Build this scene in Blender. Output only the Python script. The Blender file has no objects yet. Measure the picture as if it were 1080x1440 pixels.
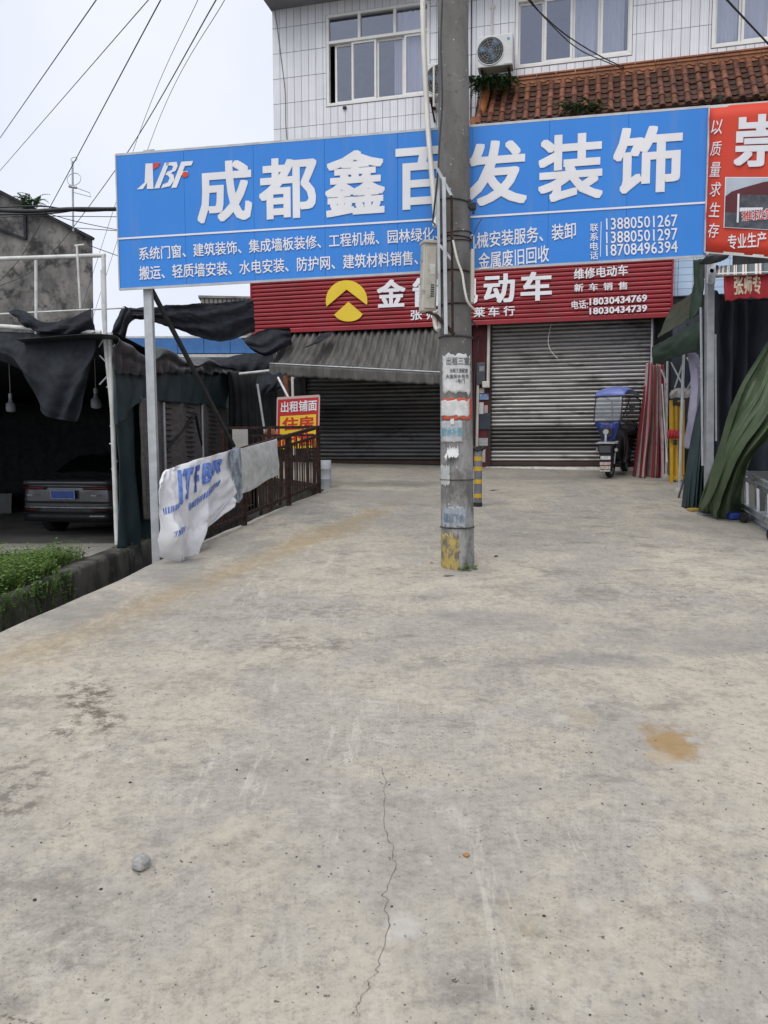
import bpy, math, random
from mathutils import Vector, Matrix
random.seed(7)
SC = bpy.context.scene
COL = SC.collection
R = math.radians
# ------------------------------------------------------------------ camera, sky, sun, exposure
cam_d = bpy.data.cameras.new('camera')
cam_d.sensor_fit = 'VERTICAL'; cam_d.sensor_height = 36.0; cam_d.lens = 27.0
cam_d.clip_start = 0.05; cam_d.clip_end = 2000
cam = bpy.data.objects.new('camera', cam_d); COL.objects.link(cam)
CAMP = Vector((0, 0, 1.6)); PITCH = R(-4.72); ROLL = R(-0.12)
CROT = Matrix.Rotation(math.pi/2 + PITCH, 3, 'X') @ Matrix.Rotation(ROLL, 3, 'Z')
cam.matrix_world = Matrix.Translation(CAMP) @ CROT.to_4x4()
SC.camera = cam

world = bpy.data.worlds.new('World'); SC.world = world; world.use_nodes = True
nt = world.node_tree; nt.nodes.clear()
sky = nt.nodes.new('ShaderNodeTexSky'); sky.sky_type = 'NISHITA'; sky.sun_disc = False
SUN_EL, SUN_AZ = R(58), R(205)     # azimuth clockwise from +Y: behind the viewer
sky.sun_elevation = SUN_EL; sky.sun_rotation = SUN_AZ
sky.air_density = 1.0; sky.dust_density = 3.0; sky.ozone_density = 1.0
hs = nt.nodes.new('ShaderNodeHueSaturation'); hs.inputs['Saturation'].default_value = 0.35
nt.links.new(sky.outputs[0], hs.inputs['Color'])
cn = nt.nodes.new('ShaderNodeTexNoise'); cn.inputs['Scale'].default_value = 2.2; cn.inputs['Detail'].default_value = 6
tc = nt.nodes.new('ShaderNodeTexCoord'); nt.links.new(tc.outputs['Generated'], cn.inputs['Vector'])
cr = nt.nodes.new('ShaderNodeValToRGB')
cr.color_ramp.elements[0].position = 0.3; cr.color_ramp.elements[0].color = (6.6, 7.1, 8.3, 1)
cr.color_ramp.elements[1].position = 0.72; cr.color_ramp.elements[1].color = (8.0, 8.3, 9.0, 1)
nt.links.new(cn.outputs['Fac'], cr.inputs[0])
mx = nt.nodes.new('ShaderNodeMix'); mx.data_type = 'RGBA'; mx.inputs[0].default_value = 0.92
nt.links.new(hs.outputs[0], mx.inputs[6]); nt.links.new(cr.outputs[0], mx.inputs[7])
bg = nt.nodes.new('ShaderNodeBackground'); bg.inputs['Strength'].default_value = 0.1
wo = nt.nodes.new('ShaderNodeOutputWorld')
nt.links.new(mx.outputs[2], bg.inputs['Color']); nt.links.new(bg.outputs[0], wo.inputs['Surface'])

sun_d = bpy.data.lights.new('sun', 'SUN'); sun_d.energy = 1.5; sun_d.angle = R(40); sun_d.color = (1, .97, .92)
sun = bpy.data.objects.new('sun', sun_d); COL.objects.link(sun)
sdir = Vector((math.sin(SUN_AZ)*math.cos(SUN_EL), math.cos(SUN_AZ)*math.cos(SUN_EL), math.sin(SUN_EL)))
sun.rotation_euler = sdir.to_track_quat('Z', 'Y').to_euler()
SC.view_settings.view_transform = 'Standard'; SC.view_settings.look = 'None'
SC.view_settings.exposure = 0.27; SC.view_settings.gamma = 1.0; SC.view_settings.use_curve_mapping = False

# ------------------------------------------------------------------ measuring helpers (photograph pixels -> places)
FPX = 1080.0
def ray(px, py): return (CROT @ Vector(((px-540)/FPX, (720-py)/FPX, -1))).normalized()
def at(px, py, Y):
    d = ray(px, py); return CAMP + d*(Y/d.y)
def proj(P):
    q = CROT.transposed() @ (Vector(P)-CAMP); return (540+FPX*q.x/-q.z, 720-FPX*q.y/-q.z)
SLOPE = 0.0843
def gz(y): return SLOPE*y
def G(px, py):                      # on the sloping driveway
    d = ray(px, py); t = -CAMP.z/(d.z-SLOPE*d.y); return CAMP + d*t
LOT = 0.30
def L(px, py, z=LOT):               # on the level yard
    d = ray(px, py); return CAMP + d*((z-CAMP.z)/d.z)

class Frame:
    def __init__(s, O, U, V, N=None):
        s.O, s.U, s.V = Vector(O), Vector(U).normalized(), Vector(V).normalized()
        s.N = Vector(N).normalized() if N is not None else s.U.cross(s.V).normalized()
    def P(s, u, v, o=0): return s.O + s.U*u + s.V*v + s.N*o
    def uv(s, px, py, o=0):
        d = ray(px, py); n = s.U.cross(s.V)
        w = s.O + s.N*o
        p = CAMP + d*((w-CAMP).dot(n)/d.dot(n)); q = p-w
        c = s.U.dot(s.V); a, b = q.dot(s.U), q.dot(s.V); k = 1-c*c
        return ((a-c*b)/k, (b-c*a)/k)

# ------------------------------------------------------------------ mesh builder
class MB:
    def __init__(s): s.v, s.f, s.sm, s.uv, s.mi = [], [], [], {}, []
    def add(s, vs, fs, smooth=False, uvs=None, mi=0):
        n = len(s.v); s.v += [tuple(p) for p in vs]
        for i, f in enumerate(fs):
            s.f.append([n+k for k in f]); s.sm.append(smooth); s.mi.append(mi)
            if uvs: s.uv[len(s.f)-1] = [uvs[k] for k in f]
        return s
    def hexa(s, p, **k):            # 8 points: bottom ring 0-3, top ring 4-7
        return s.add(p, [(0,3,2,1),(4,5,6,7),(0,1,5,4),(1,2,6,5),(2,3,7,6),(3,0,4,7)], **k)
    def box(s, lo, hi, F=None, **k):
        (a,b,c),(d,e,f) = lo, hi
        p = [(a,b,c),(d,b,c),(d,e,c),(a,e,c),(a,b,f),(d,b,f),(d,e,f),(a,e,f)]
        if F: p = [F.P(x,z,y) for x,y,z in p]     # box given as (u, out, v)
        return s.hexa(p, **k)
    def bar(s, a, b, w, h=None, up=(0,0,1), **k):
        a, b = Vector(a), Vector(b); d = (b-a).normalized(); h = h or w
        up = Vector(up)
        if abs(d.dot(up)) > .95: up = Vector((0,1,0))
        r = d.cross(up).normalized(); t = r.cross(d)
        o = [r*(-w/2)+t*(-h/2), r*(w/2)+t*(-h/2), r*(w/2)+t*(h/2), r*(-w/2)+t*(h/2)]
        return s.hexa([a+q for q in o]+[b+q for q in o], **k)
    def tube(s, pts, rad, n=8, cap=True, **k):
        pts = [Vector(p) for p in pts]; m = len(pts)
        rr = rad if isinstance(rad, (list, tuple)) else [rad]*m
        vs, fs = [], []; nrm = None
        for i, p in enumerate(pts):
            d = (pts[min(i+1,m-1)]-pts[max(i-1,0)]).normalized()
            if nrm is None:
                ref = Vector((0,0,1)) if abs(d.z) < .9 else Vector((1,0,0))
                nrm = d.cross(ref).normalized()
            nrm = (nrm - d*nrm.dot(d)).normalized(); bn = d.cross(nrm)
            for j in range(n):
                a = 2*math.pi*j/n; vs.append(p + (nrm*math.cos(a)+bn*math.sin(a))*rr[i])
        for i in range(m-1):
            for j in range(n):
                q = (j+1) % n; fs.append((i*n+j, i*n+q, (i+1)*n+q, (i+1)*n+j))
        s.add(vs, fs, smooth=True, **k)
        if cap: s.add(vs[:n], [tuple(range(n-1,-1,-1))], **k); s.add(vs[-n:], [tuple(range(n))], **k)
        return s
    def disc(s, c, ax, r, h, n=20, **k):
        c, ax = Vector(c), Vector(ax).normalized()
        return s.tube([c-ax*h/2, c+ax*h/2], r, n, **k)
    def grid(s, rows, smooth=True, mi=0):
        nv, nu = len(rows), len(rows[0]); vs = [p for r in rows for p in r]
        uvs = [(j/(nu-1), i/(nv-1)) for i in range(nv) for j in range(nu)]
        fs = [(i*nu+j, i*nu+j+1, (i+1)*nu+j+1, (i+1)*nu+j) for i in range(nv-1) for j in range(nu-1)]
        return s.add(vs, fs, smooth=smooth, uvs=uvs, mi=mi)
    def poly(s, pts, thick=None, d=None, **k):
        n = len(pts); pts = [Vector(p) for p in pts]
        if thick is None: return s.add(pts, [tuple(range(n))], **k)
        q = [p+Vector(d)*thick for p in pts]
        return s.add(pts+q, [tuple(range(n-1,-1,-1)), tuple(range(n,2*n))]+[(i,(i+1)%n,n+(i+1)%n,n+i) for i in range(n)], **k)
    def mesh(s, name, mats):
        me = bpy.data.meshes.new(name); me.from_pydata(s.v, [], s.f)
        me.polygons.foreach_set('use_smooth', s.sm); me.polygons.foreach_set('material_index', s.mi)
        if s.uv:
            l = me.uv_layers.new(name='UVMap')
            for i, p in enumerate(me.polygons):
                if i in s.uv:
                    for k, li in enumerate(p.loop_indices): l.data[li].uv = s.uv[i][k]
        for m in (mats if isinstance(mats, (list, tuple)) else [mats]): me.materials.append(m)
        me.update(); return me

def adopt(o, parent):
    o.parent = parent
    o.matrix_parent_inverse = PINV(parent)
def WM(o):
    m = o.matrix_basis.copy()
    if o.parent: m = WM(o.parent) @ o.matrix_parent_inverse @ m
    return m
def PINV(p): return WM(p).inverted()
def obj(name, mb, mat, parent=None, solid=0, bevel=0, sub=0, off=0, kind=None):
    me = mb if isinstance(mb, bpy.types.Mesh) else mb.mesh(name, mat)
    o = bpy.data.objects.new(name, me); COL.objects.link(o)
    if parent: adopt(o, parent)
    if sub: m = o.modifiers.new('sub', 'SUBSURF'); m.levels = m.render_levels = sub
    if solid: m = o.modifiers.new('sol', 'SOLIDIFY'); m.thickness = solid; m.offset = off
    if bevel: m = o.modifiers.new('bev', 'BEVEL'); m.width = bevel; m.segments = 2; m.limit_method = 'ANGLE'
    if kind: o['kind'] = kind
    return o
def inst(name, mesh, M4, parent=None):
    o = bpy.data.objects.new(name, mesh); COL.objects.link(o)
    if parent: adopt(o, parent)
    o.matrix_basis = M4; return o
def thing(name, label, cat, loc=(0,0,0), group=None):
    o = bpy.data.objects.new(name, None); COL.objects.link(o); o.location = loc
    o.empty_display_size = .1
    return tag(o, label, cat, group)
def tag(o, label, cat, group=None):
    o['label'] = label; o['category'] = cat
    if group: o['group'] = group
    return o
def struct(name, mb, mat, **k): return obj(name, mb, mat, kind='structure', **k)
def dup(root, delta, label=None):
    def cp(o, par):
        c = o.copy(); COL.objects.link(c)
        if par: c.parent = par
        for ch in list(o.children): cp(ch, c)
        return c
    c = cp(root, None); c.location = Vector(root.location)+Vector(delta)
    if label: c['label'] = label
    return c

# cloth: control rows of points -> Catmull-Rom grid with folds
def cr1(p, t):
    n = len(p)-1; x = min(max(t*n, 0), n-1e-6); i = int(x); f = x-i
    a, b, c, d = p[max(i-1,0)], p[i], p[i+1], p[min(i+2,n)]
    return .5*((2*b)+(c-a)*f+(2*a-5*b+4*c-d)*f*f+(3*b-a-3*c+d)*f**3)
def rowsof(ctrl, nu, nv, disp=None):
    rr = [[cr1(r, j/(nu-1)) for j in range(nu)] for r in ctrl]
    out = []
    for i in range(nv):
        row = []
        for j in range(nu):
            col = [rr[k][j] for k in range(len(rr))]; p = cr1(col, i/(nv-1))
            if disp: p = p + disp(j/(nu-1), i/(nv-1), p)
            row.append(p)
        out.append(row)
    return out
def pts(*a): return [at(*q) for q in a]
from mathutils import noise as mnoise
def nz(x, y=0, z=0): return mnoise.noise(Vector((x, y, z)))
def sheet(name, ctrl, mat, nu=30, nv=20, disp=None, parent=None, thick=.004):
    ctrl = [[q if isinstance(q, Vector) else at(*q) for q in r] for r in ctrl]
    mb = MB(); mb.grid(rowsof(ctrl, nu, nv, disp)); return obj(name, mb, mat, parent, solid=thick)
def folds(amp, fu, fv=0.0, seed=0, ny=1.0, top=0.3, crumple=.3):
    def d(u, v, p):
        w = math.sin(2*math.pi*(fu*u+fv*v)+1.7*nz(u*3, v*1.5, seed))+.6*nz(u*fu*1.3, v*2, seed+9)
        a = amp*(top+(1-top)*v)
        return Vector((amp*.5*nz(u*5,v*5,seed+4), -ny*a*w + amp*crumple*nz(u*9, v*9, seed+2), amp*crumple*nz(u*7, v*7, seed+5)))
    return d

# ------------------------------------------------------------------ materials
def lin(c): return c/12.92 if c <= .04045 else ((c+.055)/1.055)**2.4
def ph(r, g, b, k=1.0): return tuple(min(.88, lin(c/255)*k) for c in (r, g, b))
class NT:
    def __init__(s, name):
        s.m = bpy.data.materials.new(name); s.m.use_nodes = True; s.t = s.m.node_tree; s.t.nodes.clear()
        s.out = s.n('ShaderNodeOutputMaterial'); s.b = s.n('ShaderNodeBsdfPrincipled'); s.l(s.b.outputs[0], s.out.inputs[0])
        s.geo = s.n('ShaderNodeNewGeometry'); s.pos = s.geo.outputs['Position']
    def n(s, t, **k):
        x = s.t.nodes.new(t)
        for a, b in k.items(): setattr(x, a, b)
        return x
    def l(s, a, b): s.t.links.new(a, b)
    def set(s, sock, v):
        if hasattr(v, 'is_linked') or hasattr(v, 'links'): s.l(v, sock)
        else: sock.default_value = v
    def mapv(s, vec, scale=(1,1,1), rot=(0,0,0), loc=(0,0,0)):
        m = s.n('ShaderNodeMapping'); s.l(vec, m.inputs[0]); m.inputs['Scale'].default_value = scale
        m.inputs['Rotation'].default_value = rot; m.inputs['Location'].default_value = loc; return m.outputs[0]
    def noise(s, scale, detail=5, vec=None, rough=.6, dist=0):
        x = s.n('ShaderNodeTexNoise'); x.inputs['Scale'].default_value = scale; x.inputs['Detail'].default_value = detail
        x.inputs['Roughness'].default_value = rough; x.inputs['Distortion'].default_value = dist
        s.l(vec if vec is not None else s.pos, x.inputs['Vector']); return x.outputs['Fac']
    def ramp(s, f, a, b, lo=0.0, hi=1.0):
        x = s.n('ShaderNodeMapRange'); x.clamp = True; x.interpolation_type = 'SMOOTHSTEP'
        s.l(f, x.inputs[0]); x.inputs[1].default_value = a; x.inputs[2].default_value = b
        x.inputs[3].default_value = lo; x.inputs[4].default_value = hi; return x.outputs[0]
    def math(s, op, a, b=0.0, c=0.0):
        x = s.n('ShaderNodeMath', operation=op); s.set(x.inputs[0], a); s.set(x.inputs[1], b); s.set(x.inputs[2], c); return x.outputs[0]
    def mix(s, f, a, b, blend='MIX'):
        x = s.n('ShaderNodeMix', data_type='RGBA', blend_type=blend); s.set(x.inputs[0], f)
        for k, v in ((6, a), (7, b)):
            if isinstance(v, tuple): v = (*v[:3], 1)
            s.set(x.inputs[k], v)
        return x.outputs[2]
    def bump(s, h, strength=.3, dist=.01):
        x = s.n('ShaderNodeBump'); x.inputs['Strength'].default_value = strength; x.inputs['Distance'].default_value = dist
        s.l(h, x.inputs['Height'])
        if s.b.inputs['Normal'].is_linked: s.l(s.b.inputs['Normal'].links[0].from_socket, x.inputs['Normal'])
        s.l(x.outputs[0], s.b.inputs['Normal'])
    def fin(s, col=None, rough=None, metal=None, spec=None):
        if col is not None: s.set(s.b.inputs['Base Color'], (*col[:3], 1) if isinstance(col, tuple) else col)
        if rough is not None: s.set(s.b.inputs['Roughness'], rough)
        if metal is not None: s.set(s.b.inputs['Metallic'], metal)
        if spec is not None: s.set(s.b.inputs['Specular IOR Level'], spec)
        return s.m
def mat(name, c1, c2=None, rough=.6, scale=3, detail=6, bump=0, bscale=40, metal=0, spec=.4, stretch=(1,1,1), dirt=None, rnd=0, trans=0):
    t = NT(name); v = t.mapv(t.pos, stretch)
    c2 = c2 or tuple(x*.8 for x in c1)
    c = t.mix(t.ramp(t.noise(scale, detail, v), .35, .65), c1, c2)
    if dirt:
        dc, ds, th, am = dirt[:4]
        dv = t.mapv(t.pos, dirt[4] if len(dirt) > 4 else (1,1,1), loc=(3.1,7.7,1.3))
        c = t.mix(t.ramp(t.noise(ds, 8, dv, .7), th, th+.16, 0, am), c, dc)
    if rnd:
        oi = t.n('ShaderNodeObjectInfo'); h = t.n('ShaderNodeHueSaturation')
        t.l(t.ramp(oi.outputs['Random'], 0, 1, 1-rnd, 1+rnd), h.inputs['Value']); t.l(c, h.inputs['Color']); c = h.outputs[0]
    if bump: t.bump(t.noise(bscale, 6, v), bump, .02)
    r = t.ramp(t.noise(scale*2.3, 4, v), .3, .7, max(.02, rough-.1), min(1, rough+.1))
    m = t.fin(c, r, metal, spec)
    if trans:
        tr = t.n('ShaderNodeBsdfTranslucent'); t.l(c, tr.inputs[0]); ms = t.n('ShaderNodeMixShader'); ms.inputs[0].default_value = trans
        t.l(t.b.outputs[0], ms.inputs[1]); t.l(tr.outputs[0], ms.inputs[2]); t.l(ms.outputs[0], t.out.inputs[0])
    return m
def glassmat(name, tint, refl=.3, rough=.03, tcol=(.8,.85,.9)):
    t = NT(name); g = t.n('ShaderNodeBsdfGlossy'); g.inputs['Roughness'].default_value = rough; g.inputs['Color'].default_value = (*tint, 1)
    tr = t.n('ShaderNodeBsdfTransparent'); tr.inputs[0].default_value = (*tcol, 1)
    ms = t.n('ShaderNodeMixShader'); ms.inputs[0].default_value = refl
    t.l(tr.outputs[0], ms.inputs[1]); t.l(g.outputs[0], ms.inputs[2]); t.l(ms.outputs[0], t.out.inputs[0]); return t.m

# ------------------------------------------------------------------ lettering: flat print cut from the built-in font
def glyphmesh(body, weight=0.0, shear=0.0, res=2):
    c = bpy.data.curves.new('lettering', 'FONT'); c.body = body; c.size = 1; c.resolution_u = res; c.shear = shear
    o = bpy.data.objects.new('lettering', c); COL.objects.link(o)
    dg = bpy.context.evaluated_depsgraph_get(); me = bpy.data.meshes.new_from_object(o.evaluated_get(dg))
    vs = [(v.co.x, v.co.y, 0) for v in me.vertices]; fs = [tuple(p.vertices) for p in me.polygons]
    bpy.data.objects.remove(o); bpy.data.curves.remove(c); bpy.data.meshes.remove(me)
    if weight:                       # a bolder cut: the same strokes laid again round a small circle
        n0, v0, f0 = len(vs), list(vs), list(fs)
        for i, (dx, dy) in enumerate(((1,1),(1,-1),(-1,1),(-1,-1),(1,0),(-1,0),(0,1),(0,-1),(1,.5),(1,-.5),(-1,.5),(-1,-.5),(.5,1),(-.5,1),(.5,-1),(-.5,-1),(.5,.5),(.5,-.5),(-.5,.5),(-.5,-.5))):
            dx, dy = dx*weight, dy*weight*.85
            vs += [(x+dx, y+dy, i+1) for x, y, _ in v0]; fs += [tuple(n0*(i+1)+q for q in f) for f in f0]
    return vs, fs
def text(F, body, box, mat, parent, weight=0.0, out=.004, name='lettering', shear=0.0, px=True, surf=None):
    """box in frame units (u0,v0,u1,v1) or, with px, three photograph points left-bottom, right-bottom, left-top"""
    vs, fs = glyphmesh(body, weight, shear)
    x0, x1 = min(v[0] for v in vs), max(v[0] for v in vs); y0, y1 = min(v[1] for v in vs), max(v[1] for v in vs)
    if px:
        a, b, c = [F.uv(*q, o=out) for q in box]
    else:
        u0, v0, u1, v1 = box; a, b, c = (u0, v0), (u1, v0), (u0, v1)
    P = []
    for x, y, lay in vs:
        s, t = (x-x0)/(x1-x0), (y-y0)/(y1-y0)
        u = a[0]+s*(b[0]-a[0])+t*(c[0]-a[0]); v = a[1]+s*(b[1]-a[1])+t*(c[1]-a[1])
        P.append(surf(u, v) if surf else F.P(u, v, out+lay*.00006))
    mb = MB(); mb.add(P, fs); return obj(name, mb, mat, parent)
def char(F, ch, cx, cy, w, h, mat, parent, weight=.03, out=.004, slope=-.06, name='character', shear=0):
    """one character by its photograph centre and size, running along the sign"""
    a = F.uv(cx, cy, o=out); l = F.uv(cx-w/2, cy-slope*w/2, o=out); r = F.uv(cx+w/2, cy+slope*w/2, o=out)
    t = F.uv(cx, cy-h/2, o=out); b = F.uv(cx, cy+h/2, o=out)
    wu, hv = r[0]-l[0], t[1]-b[1]
    return text(F, ch, (a[0]-wu/2, a[1]-hv/2, a[0]+wu/2, a[1]+hv/2), mat, parent, weight, out, name, shear, px=False)
# ------------------------------------------------------------------ shared materials
M = {}
M['tile_white'] = None
M['galv'] = mat('galvanised_steel', (.42,.44,.46), (.33,.35,.37), rough=.45, scale=6, metal=.55, bump=.05, dirt=((.20,.17,.13), 9, .62, .6))
M['galv2'] = mat('dull_steel_tube', (.50,.52,.54), (.40,.42,.43), rough=.5, scale=8, metal=.3, dirt=((.16,.10,.06), 14, .64, .7))
M['alu'] = mat('aluminium', (.62,.65,.68), (.5,.53,.56), rough=.35, scale=5, metal=.7)
M['whitepaint'] = mat('white_painted_steel', (.66,.66,.64), (.52,.52,.50), rough=.5, scale=7, dirt=((.20,.12,.07), 12, .62, .7))
M['pvc'] = mat('cream_pvc', (.66,.64,.58), (.55,.53,.48), rough=.45, scale=4, dirt=((.25,.22,.17), 6, .6, .5))
M['blackrubber'] = mat('black_rubber', (.018,.018,.02), (.03,.03,.032), rough=.7, scale=20)
M['blackplastic'] = mat('black_plastic', (.015,.016,.018), (.025,.025,.028), rough=.4, scale=10)
M['wire'] = mat('cable_sheath', (.03,.03,.033), (.05,.05,.054), rough=.6, scale=4)
M['rust'] = mat('rusty_iron', (.060,.030,.022), (.020,.016,.015), rough=.85, scale=16, bump=.4, bscale=90, dirt=((.20,.17,.15), 22, .60, .7), spec=.2)
M['shade'] = mat('black_shade_net', (.015,.017,.022), (.024,.028,.035), rough=.75, scale=6, bump=.3, bscale=160, dirt=((.035,.036,.04), 3, .6, .5), spec=.25)
M['greentarp'] = mat('dark_green_tarpaulin', (.018,.036,.040), (.030,.050,.054), rough=.55, scale=3, bump=.1, bscale=60, dirt=((.05,.055,.05), 4, .6, .5))
M['dark'] = mat('dark_sheet_cladding', (.020,.022,.026), (.012,.013,.016), rough=.7, scale=4, dirt=((.05,.05,.05), 3, .6, .5))
M['concrete'] = mat('weathered_concrete', (.28,.27,.25), (.20,.195,.18), rough=.9, scale=3, bump=.5, bscale=45, dirt=((.07,.068,.06), 2.5, .52, .8))
M['mossy'] = mat('mossy_dark_concrete', (.125,.118,.102), (.030,.030,.027), rough=.95, scale=3.5, bump=.7, bscale=30, dirt=((.24,.23,.20), 6, .55, .85), stretch=(1,1,.5))
M['plaster_dark'] = mat('blackened_plaster', (.27,.255,.235), (.085,.083,.082), rough=.95, scale=.9, detail=9, bump=.4, bscale=12, stretch=(1,1,.6), dirt=((.028,.028,.029), 1.6, .47, .92))
M['white_print'] = mat('white_print', (.80,.80,.82), (.74,.74,.76), rough=.45, scale=3)
M['paper'] = mat('white_paper', (.66,.66,.65), (.52,.52,.51), rough=.8, scale=14, dirt=((.30,.29,.27), 25, .58, .7))
M['terrain'] = mat('bare_earth', (.12,.105,.08), (.07,.065,.045), rough=.95, scale=.4, bump=.6, bscale=6, dirt=((.05,.07,.025), .6, .55, .8))

# ------------------------------------------------------------------ driveway concrete
def ground_mat():
    t = NT('driveway_concrete'); p = t.pos
    sep = t.n('ShaderNodeSeparateXYZ'); t.l(p, sep.inputs[0]); X, Y = sep.outputs[0], sep.outputs[1]
    diag = t.mapv(p, (1,1,1), (0,0,R(-24)))               # along the wheel tracks
    streak = t.mapv(diag, (2.6,.28,1))
    big = t.noise(.8, 12, p, .72, .4); mid = t.noise(4.5, 11, t.mapv(p, (1,.8,1), (0,0,R(20))), .78, .3); fine = t.noise(24, 9, p, .8)
    st = t.noise(5.5, 9, t.mapv(p, (1.6,.16,1), (0,0,R(-24))), .78, .2)
    st2 = t.noise(7, 9, t.mapv(p, (.2,1.5,1), (0,0,R(12))), .78, .3)
    tan, grey, pale, dark = (.475,.422,.338), (.362,.334,.288), (.55,.512,.440), (.165,.153,.134)
    c = t.mix(t.ramp(big, .40, .60), grey, tan)
    c = t.mix(t.ramp(t.noise(1.7, 10, t.mapv(p, loc=(9,3,0)), .75), .47, .64, 0, .62), c, grey)
    c = t.mix(t.ramp(t.noise(2.6, 11, t.mapv(p, (.8,1.2,1), loc=(2,13,0)), .78), .50, .66, 0, .62), c, dark)
    c = t.mix(t.ramp(mid, .50, .66, 0, .34), c, dark)
    c = t.mix(t.ramp(mid, .36, .46, .40, 0), c, pale)
    c = t.mix(t.math('MULTIPLY', t.ramp(st, .55, .63, 0, .55), t.ramp(t.noise(.7, 6, t.mapv(p, loc=(1,8,0))), .42, .58)), c, pale)
    c = t.mix(t.math('MULTIPLY', t.ramp(st2, .56, .64, 0, .45), t.ramp(t.noise(.9, 6, t.mapv(p, loc=(4,1,0))), .42, .58)), c, pale)
    c = t.mix(t.ramp(fine, .47, .66, 0, .50), c, dark)
    c = t.mix(t.ramp(fine, .34, .45, .34, 0), c, pale)
    grit = t.noise(95, 5, p, .8); worn = t.ramp(t.noise(1.0, 8, t.mapv(p, loc=(5,2,0)), .7), .42, .60, .25, 1)
    c = t.mix(t.math('MULTIPLY', t.ramp(grit, .56, .66, 0, .85), worn), c, (.085,.08,.075))
    c = t.mix(t.math('MULTIPLY', t.ramp(grit, .30, .42, .6, 0), worn), c, (.60,.575,.53))
    pitn = t.noise(34, 3, t.mapv(p, loc=(3,3,0)), .5); pit = t.ramp(pitn, .70, .735, 0, .8)
    c = t.mix(pit, c, (.06,.055,.05)); spk = t.ramp(grit, .5, .7)
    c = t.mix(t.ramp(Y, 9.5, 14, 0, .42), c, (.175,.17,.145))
    # stains and darker patches that lie where they lie
    ga_, gb_ = G(505,733), G(40,925); BAND = math.atan2(ga_.x-gb_.x, ga_.y-gb_.y)
    wob = t.noise(3.2, 6, p, .6); wob2 = t.noise(9, 6, p, .65)
    hole = t.ramp(t.noise(14, 7, p, .75), .46, .60, 0, 1)
    def blob(px, py, rx, ry, col, amt, edge=.35, w=1.0, rot=0, broken=False):
        nonlocal c
        g = G(px, py); a = t.mapv(p, loc=(-g.x, -g.y, -g.z)); a = t.mapv(a, (1,1,1), (0,0,rot)); a = t.mapv(a, (1/rx,1/ry,0))
        ln = t.n('ShaderNodeVectorMath', operation='LENGTH'); t.l(a, ln.inputs[0])
        d = t.math('ADD', t.math('ADD', ln.outputs['Value'], t.math('MULTIPLY', t.math('SUBTRACT', wob, .5), 2.2*w)), t.math('MULTIPLY', t.math('SUBTRACT', wob2, .5), 1.3*w))
        f_ = t.ramp(d, 1-edge, 1+edge, amt, 0)
        if broken: f_ = t.math('MULTIPLY', f_, hole)
        c = t.mix(f_, c, col)
    blob(945, 1045, .10, .14, (.33,.215,.095), .85, .35, 1.0)
    blob(950, 1040, .13, .17, (.30,.20,.095), .75, .4, 1.0, 0, True)
    blob(925, 1066, .06, .05, (.42,.33,.22), .6, .4, .8)
    blob(985, 1035, .06, .05, (.34,.25,.14), .5, .4, .9, 0, True)
    blob(735, 1300, .035, .16, (.35,.29,.18), .5, .7, 1.2, R(-20), True)
    blob(820, 1010, .06, .10, (.36,.30,.19), .4, .5, 1)
    blob(565, 1305, .045, .06, (.50,.48,.44), .6, .5, .8)
    blob(825, 1275, .025, .03, (.52,.48,.42), .5, .6, 1.0)
    blob(980, 1250, .03, .07, (.50,.48,.44), .5, .6, 1.0)
    blob(900, 835, .9, .33, (.175,.17,.16), .5, .8, 1.5, 0, True)
    blob(680, 870, .42, .22, (.215,.21,.20), .45, .6, 1.1)
    blob(1000, 900, .7, .25, (.23,.22,.205), .45, .5, 1.2)
    blob(850, 930, .35, .13, (.22,.215,.205), .5, .5, 1.2)
    blob(125, 985, .13, .36, (.13,.11,.085), .95, .5, 1.3, R(-28), True)
    blob(80, 1025, .08, .14, (.14,.125,.10), .8, .5, 1.2, R(-28), True)
    blob(405, 905, .45, .22, (.17,.15,.13), .7, .6, 1.3, 0, True)
    blob(460, 860, .5, .2, (.18,.165,.145), .6, .6, 1.3, 0, True)
    blob(10, 1105, .13, .3, (.15,.13,.11), .8, .5, 1.2, R(-30), True)
    for px, py, rx, ry, a in ((300,812,.13,3.2,.45),(470,745,.20,1.3,.40),(215,850,.30,2.6,.20)):
        blob(px, py, rx, ry, (.38,.29,.165), a, .9, 1.3, BAND)
    blob(330, 800, .22, 3.4, (.32,.235,.12), .75, .9, 1.2, BAND, True)
    blob(180, 862, .5, 2.4, (.26,.245,.22), .45, .9, 1.3, BAND, True)
    for px, py, rx, ry in ((330,765,.35,.7),(420,715,.35,1.0),(240,800,.3,.6),(110,860,.28,.5)):
        blob(px, py, rx, ry, (.215,.212,.20), .55, .6, 1.2, R(-20))
    blob(560, 700, 1.4, .7, (.225,.218,.19), .55, .6, 1.0)  # broad darker patches along the foot of the shutters and stall
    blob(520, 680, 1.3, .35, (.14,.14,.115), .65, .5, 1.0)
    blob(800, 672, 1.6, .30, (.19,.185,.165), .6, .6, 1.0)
    blob(1010, 740, .5, .7, (.20,.19,.17), .55, .6, 1.0)
    blob(655, 803, .20, .14, (.22,.21,.19), .7, .5, .8)
    hgt = t.math('ADD', t.math('MULTIPLY', fine, .6), t.math('MULTIPLY', mid, .8))
    t.bump(hgt, .35, .02); t.bump(t.math('SUBTRACT', t.noise(90, 4, p), t.math('ADD', spk, t.math('MULTIPLY', pit, 2))), .22, .006)
    return t.fin(c, t.ramp(mid, .3, .7, .78, .95), 0, .3)
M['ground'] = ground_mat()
M['lotfloor'] = mat('yard_concrete', (.30,.285,.255), (.21,.20,.185), rough=.9, scale=1.2, bump=.3, bscale=20, dirt=((.12,.115,.10), 1.6, .52, .7))

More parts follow.
